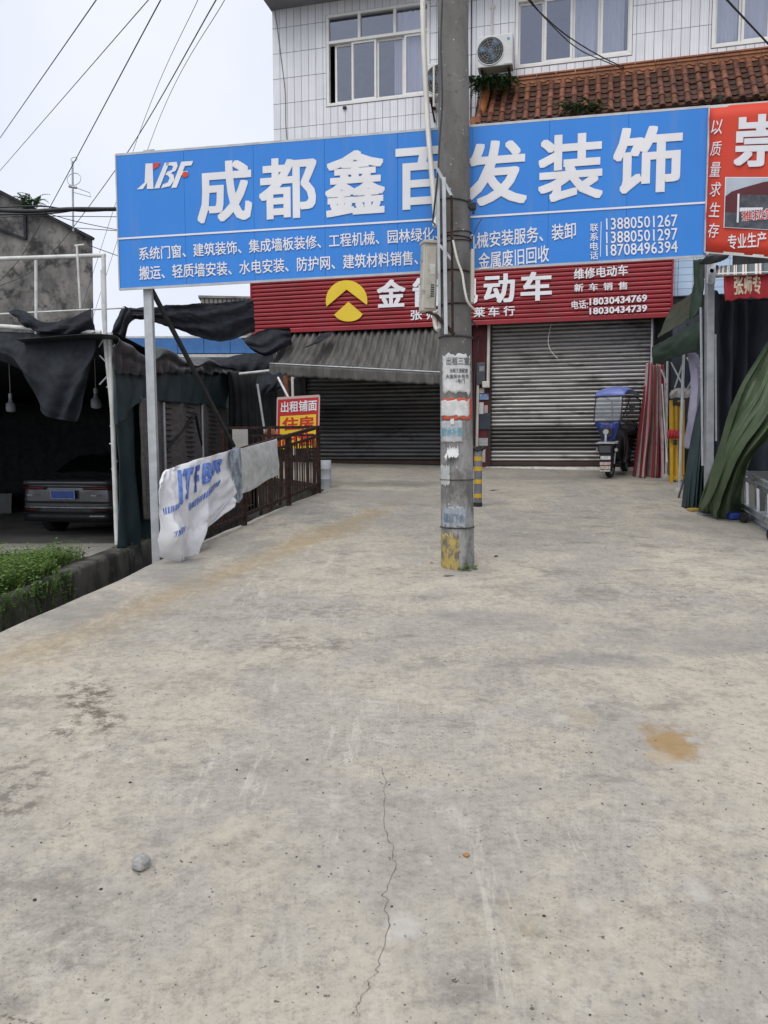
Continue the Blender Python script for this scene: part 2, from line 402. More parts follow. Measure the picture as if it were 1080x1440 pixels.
EDGE = [(-4.1,-6),(-3.35,0),(-2.95,3),(-2.56,5.0),(-2.30,6.0),(-2.10,7.05),(-1.78,8.5),(-1.40,10.0),(-1.02,11.4),(-.98,12.4),(-1.5,13.2),(-2.3,14.0),(-2.5,15.9)]
def smooth_edge(n=90):
    p = [Vector((x,y,0)) for x,y in EDGE]; q = [cr1(p, i/(n-1)) for i in range(n)]
    return [Vector((a.x + .03*nz(a.y*2.3,1)+.015*nz(a.y*9,4), a.y, 0)) for a in q]
E_ = smooth_edge()
mb = MB(); rows = []
for e in E_:
    row = []
    for j in range(40):
        s = (j/39)**1.5; x = e.x + (13-e.x)*s
        z = gz(e.y) + .012*nz(x*.8, e.y*.8) - .05*max(0, 1-(x-e.x)/.10)**2
        row.append(Vector((x, e.y, z)))
    rows.append(row)
mb.grid(rows)
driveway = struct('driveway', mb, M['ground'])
mb = MB(); mb.grid([[r[0], Vector((r[0].x+.02, r[0].y, gz(r[0].y)-.16)), Vector((r[0].x+.10, r[0].y, -.75))] for r in rows])
struct('driveway_edge', mb, M['mossy'])
mb = MB(); mb.poly([(-300,-200,-.72),(300,-200,-.72),(300,600,-.72),(-300,600,-.72)]); struct('ground', mb, M['terrain'])
# rough concrete patch where the slab was broken at the shutter
mb = MB(); a = G(452, 668); 
def patch(name, pxs, m, lift=.004):
    mb = MB(); P = [G(*q) for q in pxs]; mb.poly([p+Vector((0,0,lift+.012)) for p in P], .02, (0,0,-1)); return struct(name, mb, m)

# cracks: flat dark ribbons just above the slab, drawn in place of gaps
def crack(pxs, w, seed):
    P = [G(*q) for q in pxs]; n = 70; A, B = [], []
    for i in range(n):
        c = cr1(P, i/(n-1)); k = .022*nz(i*.35, seed)+.012*nz(i*1.1, seed+5); c = c+Vector((k, .4*k, 0))
        ww = w*(.35+.9*abs(nz(i*.5, seed+2)))*min(1, (n-1-i)/8+.1, i/8+.1)
        z = gz(c.y)+.012*nz(c.x*.8, c.y*.8)+.002
        A.append(Vector((c.x-ww, c.y, z))); B.append(Vector((c.x+ww, c.y+ww*.6, z)))
    mb = MB(); mb.grid([A, B]); return mb
M['crackdark'] = mat('crack_dark', (.10,.092,.08), (.16,.15,.13), rough=1, scale=30)
for k, (pp, w) in enumerate([
    ([(500,1438),(512,1400),(532,1360),(546,1300),(541,1262),(556,1212),(543,1168),(540,1105),(535,1070)], .0035),
    ([(250,1030),(310,1023),(360,1018),(410,1012),(460,1014),(520,1008),(600,1010),(690,1025),(760,1040)], .003),
    ([(0,1428),(30,1436),(70,1446)], .006)]):
    struct('ground_crack', crack(pp, w*.62, k*3), M['crackdark'])

# ------------------------------------------------------------------ yard on the left and its kerb wall
XW = -3.30
mb = MB(); rows = []
for i in range(60):
    y = -6+ (32*i/59); rows.append([Vector((x, y, LOT-.20*min(1,max(0,(y-10.4)/1.9))**2*(3-2*min(1,max(0,(y-10.4)/1.9)))+.02*nz(x, y*.7))) for x in [-22+ (XW-.22+22)*j/24 for j in range(25)]])
mb.grid(rows); struct('yard_floor', mb, M['lotfloor'])
mb = MB(); rows = []
for i in range(130):
    y = -6 + 24*i/129; w = lambda s: .025*nz(y*1.7, s)+.012*nz(y*6, s+3)
    rows.append([Vector((XW-.26, y, LOT-.1)), Vector((XW-.25+w(1), y, LOT+.02+w(2))), Vector((XW-.02+w(3), y, LOT+.025+w(4))), Vector((XW+w(5), y, LOT-.02)),
                 Vector((XW+.02+w(6), y, LOT-.25)), Vector((XW+.03, y, -.75))])
mb.grid(rows); tag(obj('kerb_wall', mb, M['mossy']), 'low dark mossy concrete wall holding up the yard beside the ditch', 'wall')
mb = MB(); mb.grid([[Vector((x, y, -.45+.03*nz(x*2,y))) for x in (XW, -2.6, -1.2, -.5)] for y in [-6+i for i in range(24)]])
struct('ditch_bed', mb, M['mossy'])

# grass on the yard edge: blades and small leaves nobody could count
M['grass'] = mat('green_grass', (.135,.215,.050), (.075,.135,.030), rough=.6, scale=9, rnd=.1, trans=.25, spec=.3, dirt=((.16,.19,.05), 14, .58, .6))
def grass(name, n, spots, hmin, hmax, seed):
    rng = random.Random(seed); mb = MB()
    for i in range(n):
        x, y, z = spots(rng); h = rng.uniform(hmin, hmax); a = rng.uniform(0, 6.283); l = rng.uniform(.2, .9)*h
        d = Vector((math.cos(a), math.sin(a), 0)); s = Vector((-d.y, d.x, 0))
        p0 = Vector((x, y, z))
        if rng.random() < .62:
            w = rng.uniform(.003, .006); p1 = p0+d*l*.35+Vector((0,0,h*.6)); p2 = p0+d*l+Vector((0,0,h*.85))
            mb.add([p0-s*w, p0+s*w, p1+s*w*.8, p1-s*w*.8, p2], [(0,1,2,3),(3,2,4)])
        else:                        # a stalk with a few ovate leaves
            p1 = p0+d*l*.4+Vector((0,0,h))
            mb.add([p0-s*.002, p0+s*.002, p1], [(0,1,2)])
            for k in range(5):
                q = p0.lerp(p1, .35+.16*k); b = rng.uniform(0, 6.283); e = Vector((math.cos(b), math.sin(b), rng.uniform(-.2,.6))); w = rng.uniform(.008,.018); ll = w*2.6
                f = Vector((-e.y, e.x, .2))
                mb.add([q, q+e*ll*.5+f*w, q+e*ll, q+e*ll*.5-f*w], [(0,1,2,3)])
    return obj(name, mb, M['grass'], kind='stuff')
def g1(r):
    while True:
        y = r.uniform(5.4, 9.3); x = XW-.08-abs(r.gauss(0, .55))
        if y > 8.0 and x < XW-.2 and r.random() < (y-8.0)/1.2: continue
        if y > 7.9 and x > XW-.22 : continue
        if r.random() < .35+.65*(.5+nz(x*2, y*2)): return x, y, LOT-.02
grass('grass', 11000, g1, .06, .27, 1)
def g2(r):
    y = r.uniform(5.3, 7.9); return XW+.02+abs(r.gauss(0,.03)), y+.1*r.gauss(0,1), LOT-.15*abs(r.gauss(0,1))
grass('hanging_weeds', 420, g2, .05, .16, 2)
def g3(r):
    y = 9.9+r.random()*1.7; return XW-.15+.07*r.gauss(0,1), y, LOT+.01
grass('kerb_weeds', 160, g3, .03, .10, 3)

# ------------------------------------------------------------------ shop building
TH = R(14); FU = Vector((math.cos(TH), -math.sin(TH), 0))
F = Frame((0, 15.26, 0), FU, (0,0,1), (-math.sin(TH), -math.cos(TH), 0))
UL = F.uv(384, 130)[0]; UR = 9.6
ZSOF = F.uv(383, 15)[1]; ZTOP = ZSOF+.25
bld = thing('shop_building', 'white tiled two storey shop building with roller shutters below and windows above', 'building', F.P(3, gz(14.5), 0))
def tile_mat(name, c1, c2, per=.0495):
    t = NT(name); d = t.n('ShaderNodeVectorMath', operation='DOT_PRODUCT'); t.l(t.pos, d.inputs[0]); d.inputs[1].default_value = FU
    fr = t.math('FRACT', t.math('DIVIDE', d.outputs['Value'], per))
    ln = t.math('LESS_THAN', t.math('ABSOLUTE', t.math('SUBTRACT', fr, .5)), .035)
    c = t.mix(t.ramp(t.noise(2, 4), .35, .65), c1, c2)
    oi = t.n('ShaderNodeObjectInfo'); h = t.n('ShaderNodeHueSaturation'); t.l(t.ramp(oi.outputs['Random'], 0, 1, .95, 1.04), h.inputs['Value']); t.l(c, h.inputs['Color'])
    c = t.mix(t.math('MULTIPLY', ln, .5), h.outputs[0], (.28,.28,.31))
    st = t.noise(3, 7, t.mapv(t.pos, (1.6,1.6,.16)), .7); c = t.mix(t.ramp(st, .58, .80, 0, .38), c, (.36,.35,.34))
    return t.fin(c, .28, 0, .5)
M['tile_white'] = tile_mat('white_wall_tile', (.80,.80,.83), (.74,.74,.78))
M['tile_blue'] = tile_mat('pale_blue_wall_tile', (.44,.58,.76), (.50,.62,.78), per=.3)
M['grout'] = mat('grey_grout', (.16,.16,.18), (.11,.11,.12), rough=.9, scale=6)
ZB2 = F.uv(700, 180)[1]-.6                # foot of the tiled upper wall
def rect(pl, pt, pr, pb):               # pixel left@mid, top@left, right, bottom@left
    return None
def frect(l, r, t, b):                   # l, r, t, b: photograph points on those four edges
    return (F.uv(*l)[0], F.uv(*b)[1], F.uv(*r)[0], F.uv(*t)[1])
W1 = frect((459,90),(604.5,60),(458,22),(463,150))
h1 = W1[3]-W1[1]
W2 = list(frect((724.5,60),(889,50),(724,0),(726,97))); W2[3] = W2[1]+h1
W3 = list(frect((1001,40),(1166,20),(1000,0),(1002,68))); W3[3] = W3[1]+h1
WINS = [W1, tuple(W2), tuple(W3)]
def cut(rects, h):
    out = []
    for a,b,c,d in rects:
        x0,y0,x1,y1 = max(a,h[0]),max(b,h[1]),min(c,h[2]),min(d,h[3])
        if x0 >= x1-1e-6 or y0 >= y1-1e-6: out.append((a,b,c,d)); continue
        if b < y0: out.append((a,b,c,y0))
        if y1 < d: out.append((a,y1,c,d))
        if a < x0: out.append((a,y0,x0,y1))
        if x1 < c: out.append((x1,y0,c,y1))
    return out
wall_r = [(UL, ZB2, UR, ZSOF)]
for w in WINS: wall_r = cut(wall_r, w)
mb = MB()
for a,b,c,d in wall_r: mb.box((a,-.22,b),(c,-.012,d), F)
mb.box((UL,-9,ZB2),(UR,-2.2,ZSOF),F)
mb.box((UL,-2.2,ZB2),(UL+.2,-.22,ZSOF),F); mb.box((UR-.2,-2.2,ZB2),(UR,-.22,ZSOF),F); mb.box((UL+.2,-2.2,ZB2),(UR-.2,-.22,ZB2+.15),F)
wall = obj('upper_wall', mb, M['grout'], bld)
TW, THH = .1485, .475
tiles = []; u = UL
zt0 = ZSOF - F.uv(383,15)[1] + F.uv(384, 41)[1]  # first horizontal joint below the soffit
k0 = 0
while u < UR-.02:
    z = zt0+THH
    while z > ZB2+.05:
        rs = [(u+.004, max(z-THH+.005, ZB2), min(u+TW-.004, UR), min(z-.005, ZSOF))]
        for w in WINS: rs = cut(rs, (w[0]-.01, w[1]-.01, w[2]+.01, w[3]+.01))
        tiles += [q for q in rs if q[2]-q[0] > .02 and q[3]-q[1] > .03]
        z -= THH
    u += TW
def vis(q):                              # does the photograph show it
    x, y = proj(F.P((q[0]+q[2])/2, (q[1]+q[3])/2))
    return -10 < x < 1085 and y > -25 and y < 218-(x-383)*.09 and not (617 < x < 658) and not (x > 664 and y > 135-(x-660)*.105)
tiles.sort(key=lambda q: (not vis(q), -(q[2]-q[0])*(q[3]-q[1])))
rest = MB(); shared = {}
for i, (a,b,c,d) in enumerate(tiles):
    if i < 300 and vis((a,b,c,d)):
        key = (round(c-a,3), round(d-b,3))
        if key not in shared:
            mb = MB(); mb.box((0,-.012,0),(c-a,0,d-b), Frame((0,0,0), F.U, F.V, F.N)); shared[key] = mb.mesh('tile', M['tile_white'])
        inst('tile', shared[key], Matrix.Translation(F.P(a,b,.002*random.random())), wall)
    else: rest.box((a,-.012,b),(c,.001,d), F)
o = obj('distant_tiling', rest, M['tile_white'], wall); o['kind'] = 'stuff'
# eave slab
mb = MB(); mb.box((UL-.03,-9,ZSOF),(UR,.62,ZTOP),F)
obj('eave', mb, mat('grey_render', (.30,.30,.31), (.24,.24,.25), rough=.9, scale=1.5, dirt=((.14,.14,.14), 2, .55, .6)), bld, bevel=.02)
mb = MB(); mb.box((UL,-8,ZTOP),(UR,-.1,ZTOP+2.6),F); obj('parapet', mb, M['tile_white'], bld)

# windows
M['winframe'] = mat('white_window_frame', (.80,.79,.76), (.74,.73,.70), rough=.4, scale=5, dirt=((.35,.33,.30), 8, .62, .5))
M['glass'] = glassmat('window_glass', (.58,.61,.70), .22, .03, (.84,.86,.9))
M['curtain'] = mat('white_curtain', (.86,.82,.83), (.76,.72,.74), rough=.9, scale=3, stretch=(3,3,.5))
M['room'] = mat('room_wall', (.22,.21,.21), rough=.9)
M['mirror'] = None
def window(w, sash, trans_h, tm, curtains, opened=None):
    u0,z0,u1,z1 = w; fw = .055
    root = MB()
    for a,b,c,d in ((u0,z0,u1,z0+fw),(u0,z1-fw,u1,z1),(u0,z0+fw,u0+fw,z1-fw),(u1-fw,z0+fw,u1,z1-fw),(u0+fw,trans_h-fw/2,u1-fw,trans_h+fw/2)):
        root.box((a,-.09,b),(c,.014,d),F)
    for m_ in tm: root.box((m_-fw/2,-.088,trans_h+fw/2),(m_+fw/2,.010,z1-fw),F)
    wn = obj('window', root, M['winframe'], bld, bevel=.004)
    xs = [u0+fw]+list(tm)+[u1-fw]
    for a,b in zip(xs[:-1], xs[1:]):
        obj('pane', MB().box((a,-.045,trans_h),(b,-.039,z1-fw/2),F), M['glass'], wn)
    for k,(a,b) in enumerate(zip(sash[:-1], sash[1:])):
        o = -.075 if k % 2 == 0 else -.03; s = .042
        if opened and k == opened[0]: a, b = opened[1], opened[2]
        mb = MB(); lo, hi = z0+fw, trans_h-fw/2
        for q in ((a,lo,b,lo+s),(a,hi-s,b,hi),(a,lo+s,a+s,hi-s),(b-s,lo+s,b,hi-s)): mb.box((q[0],o-.018,q[1]),(q[2],o+.018,q[3]),F)
        obj('sash', mb, M['winframe'], wn, bevel=.004)
        obj('pane', MB().box((a+s,o-.003,lo+s),(b-s,o+.003,hi-s),F), M['glass'], wn)
    for (a,b,lo,hi) in curtains:
        n = 60; mb = MB(); f = max(4, int((b-a)/.09))
        rows = [[F.P(a+(b-a)*j/n, lo+(hi-lo)*i/8, -.125+.025*math.sin(f*6.283*j/n+nz(j*.2,i*.2)*2)*(1-.3*i/8)) for j in range(n+1)] for i in range(9)]
        mb.grid(rows); obj('curtain', mb, M['curtain'], wn, solid=.003)
    return wn
U = lambda px, py: F.uv(px, py)[0]
Z = lambda px, py: F.uv(px, py)[1]
t1 = Z(460, 61)
window(W1, [U(461,110), U(494,100), U(529,95), U(568,90), U(602,85)], t1, [U(505,40), U(555,30)],
       [(U(553,90), U(566,90), W1[1]+.06, t1), (U(570,85), U(603,85), W1[1]+.06, t1+.02), (U(557,30), U(603,25), t1, W1[3]-.03)], (0, U(470,110), U(497,100)))
t2 = W2[1] + (t1-W1[1])
window(WINS[1], [U(728,60), U(765,60), U(805,60), U(844,60), U(886,60)], t2, [U(780,0), U(832,0)],
       [(U(808,40), U(842,40), W2[1]+.06, t2), (U(846,40), U(878,40), W2[1]+.06, t2), (U(790,-10), U(880,-10), t2, W2[3]-.03)])
t3 = W3[1] + (t1-W1[1])
window(WINS[2], [U(1005,40), U(1043,40), U(1083,40), U(1123,40), U(1163,40)], t3, [U(1055,-10), U(1110,-10)],
       [(U(1006,30), U(1039,30), W3[1]+.06, t3), (U(1046,30), U(1160,30), W3[1]+.06, t3)])

# glazed tile canopy: ridge band, barrel tiles, pan tiles
M['terra'] = mat('glazed_terracotta', (.215,.078,.042), (.135,.052,.030), rough=.45, scale=7, rnd=.25, dirt=((.05,.033,.026), 9, .48, .85), bump=.15, bscale=40)
M['terra_dark'] = mat('sooty_terracotta', (.085,.036,.022), (.045,.022,.016), rough=.6, scale=9, rnd=.25, dirt=((.02,.018,.016), 12, .5, .7))
M['terra_orange'] = mat('orange_glazed_ridge', (.34,.135,.055), (.24,.085,.036), rough=.35, scale=8, rnd=.12, dirt=((.10,.05,.03), 10, .56, .7))
zR = Z(723, 121); OUT = .78
uC0 = F.uv(664, 178, OUT)[0]; zE = F.uv(664, 179, OUT)[1]; uC1 = UR-.1
cv = MB(); cv.hexa([F.P(uC0,zE-.08,0), F.P(uC1,zE-.08,0), F.P(uC1,zE-.08,OUT-.03), F.P(uC0,zE-.08,OUT-.03), F.P(uC0,zR-.10,0), F.P(uC1,zR-.10,0), F.P(uC1,zE-.035,OUT-.03), F.P(uC0,zE-.035,OUT-.03)])
canopy = obj('canopy_roof', cv, M['terra_dark'], bld)
slope_v = (F.P(0,zE,OUT)-F.P(0,zR-.06,0.02)); SL = slope_v.length; sd = slope_v.normalized(); sn = FU.cross(sd).normalized()
if sn.z < 0: sn = -sn
def tile_mesh(length, r0, r1, up, seg=8, thick=.012, lift=0):
    mb = MB(); A, B, C, D = [], [], [], []
    for j in range(seg+1):
        a = math.pi*j/seg
        f = lambda r, x: FU*(math.cos(a)*r) + sn*((1 if up else -1)*math.sin(a)*r*(1 if up else .55)) + sd*x
        th = thick if up else -thick
        A.append(f(r0,0)); B.append(f(r1,length)+sn*lift); C.append(f(r1-th,length)+sn*lift); D.append(f(r0-th,0))
    mb.grid([A,B]); mb.grid([B,C]); mb.grid([C,D]); return mb
PITCHU = F.uv(830,110,.4)[0]-F.uv(813,110,.4)[0]
NC = 4; NP = 7
cl, pl = SL/NC*1.06, SL/NP*1.3
cover = tile_mesh(cl, .047, .056, True).mesh('cover_tile', M['terra'])
pan = tile_mesh(pl, .082, .090, False, lift=.026).mesh('pan_tile', M['terra_dark'])
endm = MB(); endm.disc((0,0,0), sd, .060, .02, 14); endm.disc(sd*.012, sd, .040, .012, 12); endc = endm.mesh('tile_end', M['terra_dark'])
dm = MB(); q = [FU*-.08+sn*0, FU*-.05-sn*.035, -sn*.085, FU*.05-sn*.035, FU*.08]; dm.poly([v for v in q], .014, sd); drip = dm.mesh('drip_tile', M['terra'])
u = uC0+.10; top0 = F.P(0,zR-.05,0.03)-F.P(0,0,0)
ni = 0
while u < uC1:
    base = F.P(u, 0, 0)+top0
    j = lambda s: Vector((random.uniform(-s,s), random.uniform(-s,s), random.uniform(-s,s)))
    for k in range(NC):
        inst('cover_tile', cover, Matrix.Translation(base+sd*(SL*k/NC)+sn*(.028-.004*k)+j(.005)), canopy)
    if u+PITCHU < uC1:
        b2 = base+FU*PITCHU/2
        for k in range(NP):
            inst('pan_tile', pan, Matrix.Translation(b2+sd*(SL*k/NP)+sn*(.042-.002*k)+j(.004)), canopy)
        inst('drip_tile', drip, Matrix.Translation(b2+sd*(SL+.02)+sn*.03+j(.004)), canopy)
    inst('tile_end', endc, Matrix.Translation(base+sd*(SL+.025)+sn*.01+j(.004)), canopy)
    u += PITCHU
# ridge band against the wall, made of moulded pieces
rp = MB(); Lr = .34; f0 = Frame((0,0,0), F.U, F.V, F.N)
rp.box((0,0,-.07),(Lr-.006,.07,.04),f0); rp.box((0,.07,.045),(Lr-.006,.09,.075),f0); rp.box((0,0,.04),(Lr-.006,.075,.10),f0)
rp.tube([f0.P(.02+(Lr-.05)*i/12, -.015+.018*math.sin(i*1.05), .075) for i in range(13)], .012, 5)
rp.box((0,0,.10),(Lr-.006,.10,.125),f0); rm = rp.mesh('ridge_tile', M['terra_orange'])
u = uC0+.05
while u+Lr < uC1:
    inst('ridge_tile', rm, Matrix.Translation(F.P(u, zR+.005, .002)), canopy); u += Lr
hp = MB(); hp.tube([F.P(uC0+.30, zR+.0, .06), F.P(uC0+.2, zR-.05, .3), F.P(uC0+.10, zE+.13, .55), F.P(uC0+.02, zE+.10, OUT+.02)], [.085,.085,.08,.075], 10)
obj('hip_tile', hp, M['terra_orange'], canopy)

# ground floor
ZG = gz(14.6)-.5
ur0, ur1 = U(691,560), U(914,560); ul0, ul1 = U(431,600), U(621,600)
zs0 = Z(760,655); zsl = Z(530,653); ztop = Z(800,440)
M['redpillar'] = mat('dark_red_painted_pillar', (.13,.016,.018), (.085,.012,.014), rough=.55, scale=4, dirt=((.05,.03,.03), 6, .55, .7))
M['blackwall'] = mat('black_wall', (.035,.034,.035), (.02,.02,.022), rough=.9, scale=3)  # near-black wall colour
mb = MB()
for a,b,c,d in cut(cut([(UL,ZG,UR,ZB2)], (ul0,zsl,ul1,ztop)), (ur0,zs0,ur1,ztop)): mb.box((a,-.3,b),(c,-.02,d),F)
mb.box((UL,-9,ZG),(UR,-1.2,ZB2),F)
obj('ground_floor_wall', mb, M['blackwall'], bld)
mb = MB(); mb.box((U(664,560),-.02,ZG),(ur0-.06,.03,ztop+.2),F); obj('pillar', mb, M['redpillar'], bld, bevel=.01)
gm = mat('brown_guide_rail', (.05,.035,.03), rough=.5, metal=.3)
for a, b, z_, m_ in ((ur0-.06,ur0,zs0,gm),(ur1,ur1+.06,zs0,gm),(ul0-.07,ul0,zsl,M['blackwall']),(ul1,ul1+.07,zsl,M['blackwall'])): obj('shutter_guide', MB().box((a,-.1,z_-.02),(b,.035,ztop+.2),F), m_, bld)
M['step'] = mat('whitewashed_step', (.55,.53,.49), (.42,.41,.38), rough=.85, scale=5, bump=.5, bscale=25, dirt=((.14,.13,.11), 6, .54, .85))
def rough_step(u0,u1,z1,o0,o1,seed):
    n = 60; mb = MB(); rows = []
    for j in range(n+1):
        uu = u0+(u1-u0)*j/n; w = .022*nz(uu*2.2,seed)+.012*nz(uu*9,seed)
        rows.append([F.P(uu,z1-.4,o1+.03+w), F.P(uu,z1-.08+w,o1+.02+w), F.P(uu,z1-.015+w*.6,o1-.01), F.P(uu,z1+w*.4,o0)])
    mb.grid(rows); return mb
obj('step', rough_step(U(684,660), U(925,655), zs0-.012, -.1, .12, 1), M['step'], bld)
obj('step', rough_step(ul0-.05, U(664,660), zsl-.012, -.1, .12, 5), M['concrete'], bld)
# roller shutters, slat by slat
def slat_mat(name, c1, c2, dirt, thr):
    return mat(name, c1, c2, rough=.42, scale=3, metal=.35, rnd=.08, stretch=(.6,.6,6), dirt=(dirt, 2.2, thr, .75, (.5,.5,1.2)))
M['slat'] = slat_mat('silver_shutter_slat', (.40,.39,.375), (.30,.29,.28), (.08,.07,.065), .50)
M['slat_dark'] = slat_mat('dark_shutter_slat', (.105,.10,.095), (.075,.072,.07), (.03,.03,.03), .5)  # darker slats for the band and the lowest rows
M['slat_shaded'] = slat_mat('shaded_shutter_slat', (.17,.17,.17), (.12,.12,.12), (.04,.04,.04), .52)  # silver slat again, darkened to hold the awning's shade in its colour
def shutter(u0,u1,z0,z1,pitch,mats,label):
    sm = {}
    back = MB(); back.box((u0-.03,-.14,z0),(u1+.03,-.105,z1),F)
    sh = obj('roller_shutter', back, M['blackwall'], bld); sh['label'] = label
    fr = Frame((0,0,0), F.U, F.V, F.N)
    def slat_mesh(m):
        if m.name in sm: return sm[m.name]
        mb = MB(); prof = [(-.03,0),(-.006,.004),(.018,pitch*.16),(.030,pitch*.40),(.028,pitch*.62),(.012,pitch*.82),(-.012,pitch*.9),(-.018,pitch*.98)]
        rows = [[fr.P(u, v, o) for u in (u0,u1)] for o,v in prof]
        mb.grid(rows); sm[m.name] = mb.mesh('slat', m); return sm[m.name]
    n = int((z1-z0)/pitch)
    for k in range(n):
        inst('slat', slat_mesh(mats(k, n)), Matrix.Translation(F.P(0, z0+k*pitch, -.085+random.uniform(-.002,.002))), sh)
    bb = MB(); bb.box((u0,-.10,z0-.004),(u1,-.03,z0+.075),F); obj('bottom_rail', bb, mat('brown_rail', (.06,.035,.025), rough=.6, metal=.2), sh, bevel=.008)
shutter(ur0, ur1, zs0, ztop+.15, .0742, lambda k,n: M['slat_dark'] if 4 <= k <= 9 or k==0 else M['slat'], 'bright silver roller shutter with a dark band near its foot')
shutter(ul0, ul1, zsl, ztop+.15, .0785, lambda k,n: M['slat_dark'] if k < 2 or 8 <= k <= 14 else M['slat_shaded'], 'roller shutter under the awning, its shade put into dark grey slats')
# pale blue tiled strip right of the red sign
bu0, bu1 = U(944,395), U(972,395); bz0, bz1 = Z(955,416), Z(955,362)
strip = obj('blue_wall_strip', MB().box((bu0-.5,-.02,bz0-.02),(bu1+.6,.0,bz1+.2),F), M['grout'], bld)
zz = bz0
while zz < bz1+.15:
    a = bu0-.48
    while a < bu1+.5:
        obj('tile', MB().box((a,0,zz),(a+.29,.014,zz+.115),F), M['tile_blue'], strip); a += .297
    zz += .121
# ------------------------------------------------------------------ blue sign on its post
M['blue'] = mat('blue_sign_vinyl', (.040,.238,.71), (.036,.220,.665), rough=.42, scale=.9, spec=.35, dirt=((.115,.25,.55), 2.2, .52, .45, (3.5,3.5,.22)))
M['orange'] = mat('orange_red_vinyl', (.66,.062,.030), (.60,.054,.026), rough=.45, scale=1.2, spec=.35)
M['crimson'] = mat('crimson_board', (.30,.018,.026), (.245,.015,.022), rough=.45, scale=1.2, stretch=(1,1,4), dirt=((.13,.045,.045), 3, .52, .6, (3,3,.3)))
M['yellowprint'] = mat('yellow_print', (.80,.58,.035), (.76,.54,.03), rough=.4)
M['redprint'] = mat('red_print', (.66,.03,.025), rough=.5)
M['blueprint'] = mat('blue_print', (.03,.14,.50), rough=.5)
M['blackprint'] = mat('black_print', (.03,.03,.035), rough=.6)
B0, B1 = at(168, 407, 7.3), at(992, 360, 6.62)
S = Frame(B0, B1-B0, (0,0,1)); bw = (B1-B0).length
bh = S.uv(160, 218)[1]
nhor = Vector((S.N.x, S.N.y, 0)).normalized()
sign = thing('billboard', 'wide blue billboard with big white characters on a leaning steel post', 'billboard', B0)
n = 8
for i in range(n):
    a, b = bw*i/n+.0012, bw*(i+1)/n-.0012
    mb = MB(); rows = []
    for k in range(9):
        rows.append([S.P(a+(b-a)*j/8, bh*k/8, .0012*nz(a*2+j*.09, k*.4)-.0004*(abs(j-4)/4)**6) for j in range(9)])
    mb.grid(rows, smooth=False); obj('panel', mb, M['blue'], sign, solid=.012, off=-1)
mb = MB(); fr = .04
for v in (.03, bh*.5, bh-.03): mb.bar(S.P(.02,v,-.04), S.P(bw-.02,v,-.04), fr)
for i in range(9): mb.bar(S.P(.03+(bw-.06)*i/8,.05,-.04), S.P(.03+(bw-.06)*i/8,bh-.05,-.04), .03)
obj('frame', mb, M['galv2'], sign)
mb = MB(); t = .012
for p_, q_ in (((0,0),(bw,0)),((0,bh),(bw,bh)),((0,0),(0,bh)),((bw,0),(bw,bh))): mb.bar(S.P(*p_,-.004), S.P(*q_,-.004), t, .02)
obj('edge_trim', mb, M['galv2'], sign)
ptop = S.P(S.uv(196,214)[0]+.005, bh+.02, -.085); pbase = S.P(*S.uv(221,781,-.085),-.085); pbase.z -= .3
lp = MB(); lp.bar(pbase, ptop, .078, .078, up=(0,1,0)); obj('post', lp, M['galv2'], sign, bevel=.006)
mb = MB(); mb.bar(ptop+Vector((0,.0,.0)), ptop+Vector((.10,.02,.02)), .05); obj('post_bracket', mb, M['galv2'], sign)
brace = MB(); brace.bar(S.P(S.uv(206,410)[0],.02,-.09), at(329,628,8.6), .035); obj('brace', brace, M['blackrubber'], sign)
# print
slp = -.061
WP = M['white_print']
for ch, x0, x1, y0, y1 in (('成',277,354,224,315),('都',364,445,219,310),('鑫',457,541,209,306),('百',556,637,204,296),('发',652,741,195,291),('装',757,848,186,285),('饰',862,959,175,274)):
    char(S, ch, (x0+x1)/2, (y0+y1)/2, x1-x0, y1-y0-5, WP, sign, .026, .006, slp)
mb = MB(); a, b = S.uv(166.5,336), S.uv(994,285)
mb.poly([S.P(a[0],a[1]-.008,.006), S.P(b[0],b[1]-.008,.006), S.P(b[0],b[1]+.008,.006), S.P(a[0],a[1]+.008,.006)]); obj('rule_line', mb, WP, sign)
def ln(body, lb, rb, lt, w=.012, **k): return text(S, body, (lb, rb, lt), WP, sign, w, .006, **k)
ln('系统门窗、建筑装饰、集成墙板装修、工程机械、园林绿化、', (196,366.5), (617,338), (195,348))
ln('设备机械安装服务、装卸', (619,355.5), (810,335), (618.5,333))
ln('搬运、轻质墙安装、水电安装、防护网、建筑材料销售、', (196,394), (588,372.5), (195.5,374.5))
ln('厂房拆除、金属废旧回收', (592,389.5), (772,368), (591.5,366))
ln('13880501267', (852.5,323.5), (953,318), (852,307), .008); ln('13880501297', (852.5,342.5), (953,337), (852,326), .008); ln('18708496394', (852.5,360.5), (953,355), (852,344), .008)
for i, ch in enumerate('联系电话'): char(S, ch, 835.5, 320+13*i-.0, 11.5, 11.5, WP, sign, .012, .006, slp)
mb = MB(); a, b = S.uv(845.2,312), S.uv(845.2,361); mb.poly([S.P(a[0]-.003,b[1],.006), S.P(a[0]+.003,b[1],.006), S.P(a[0]+.003,a[1],.006), S.P(a[0]-.003,a[1],.006)]); obj('rule_line', mb, WP, sign)
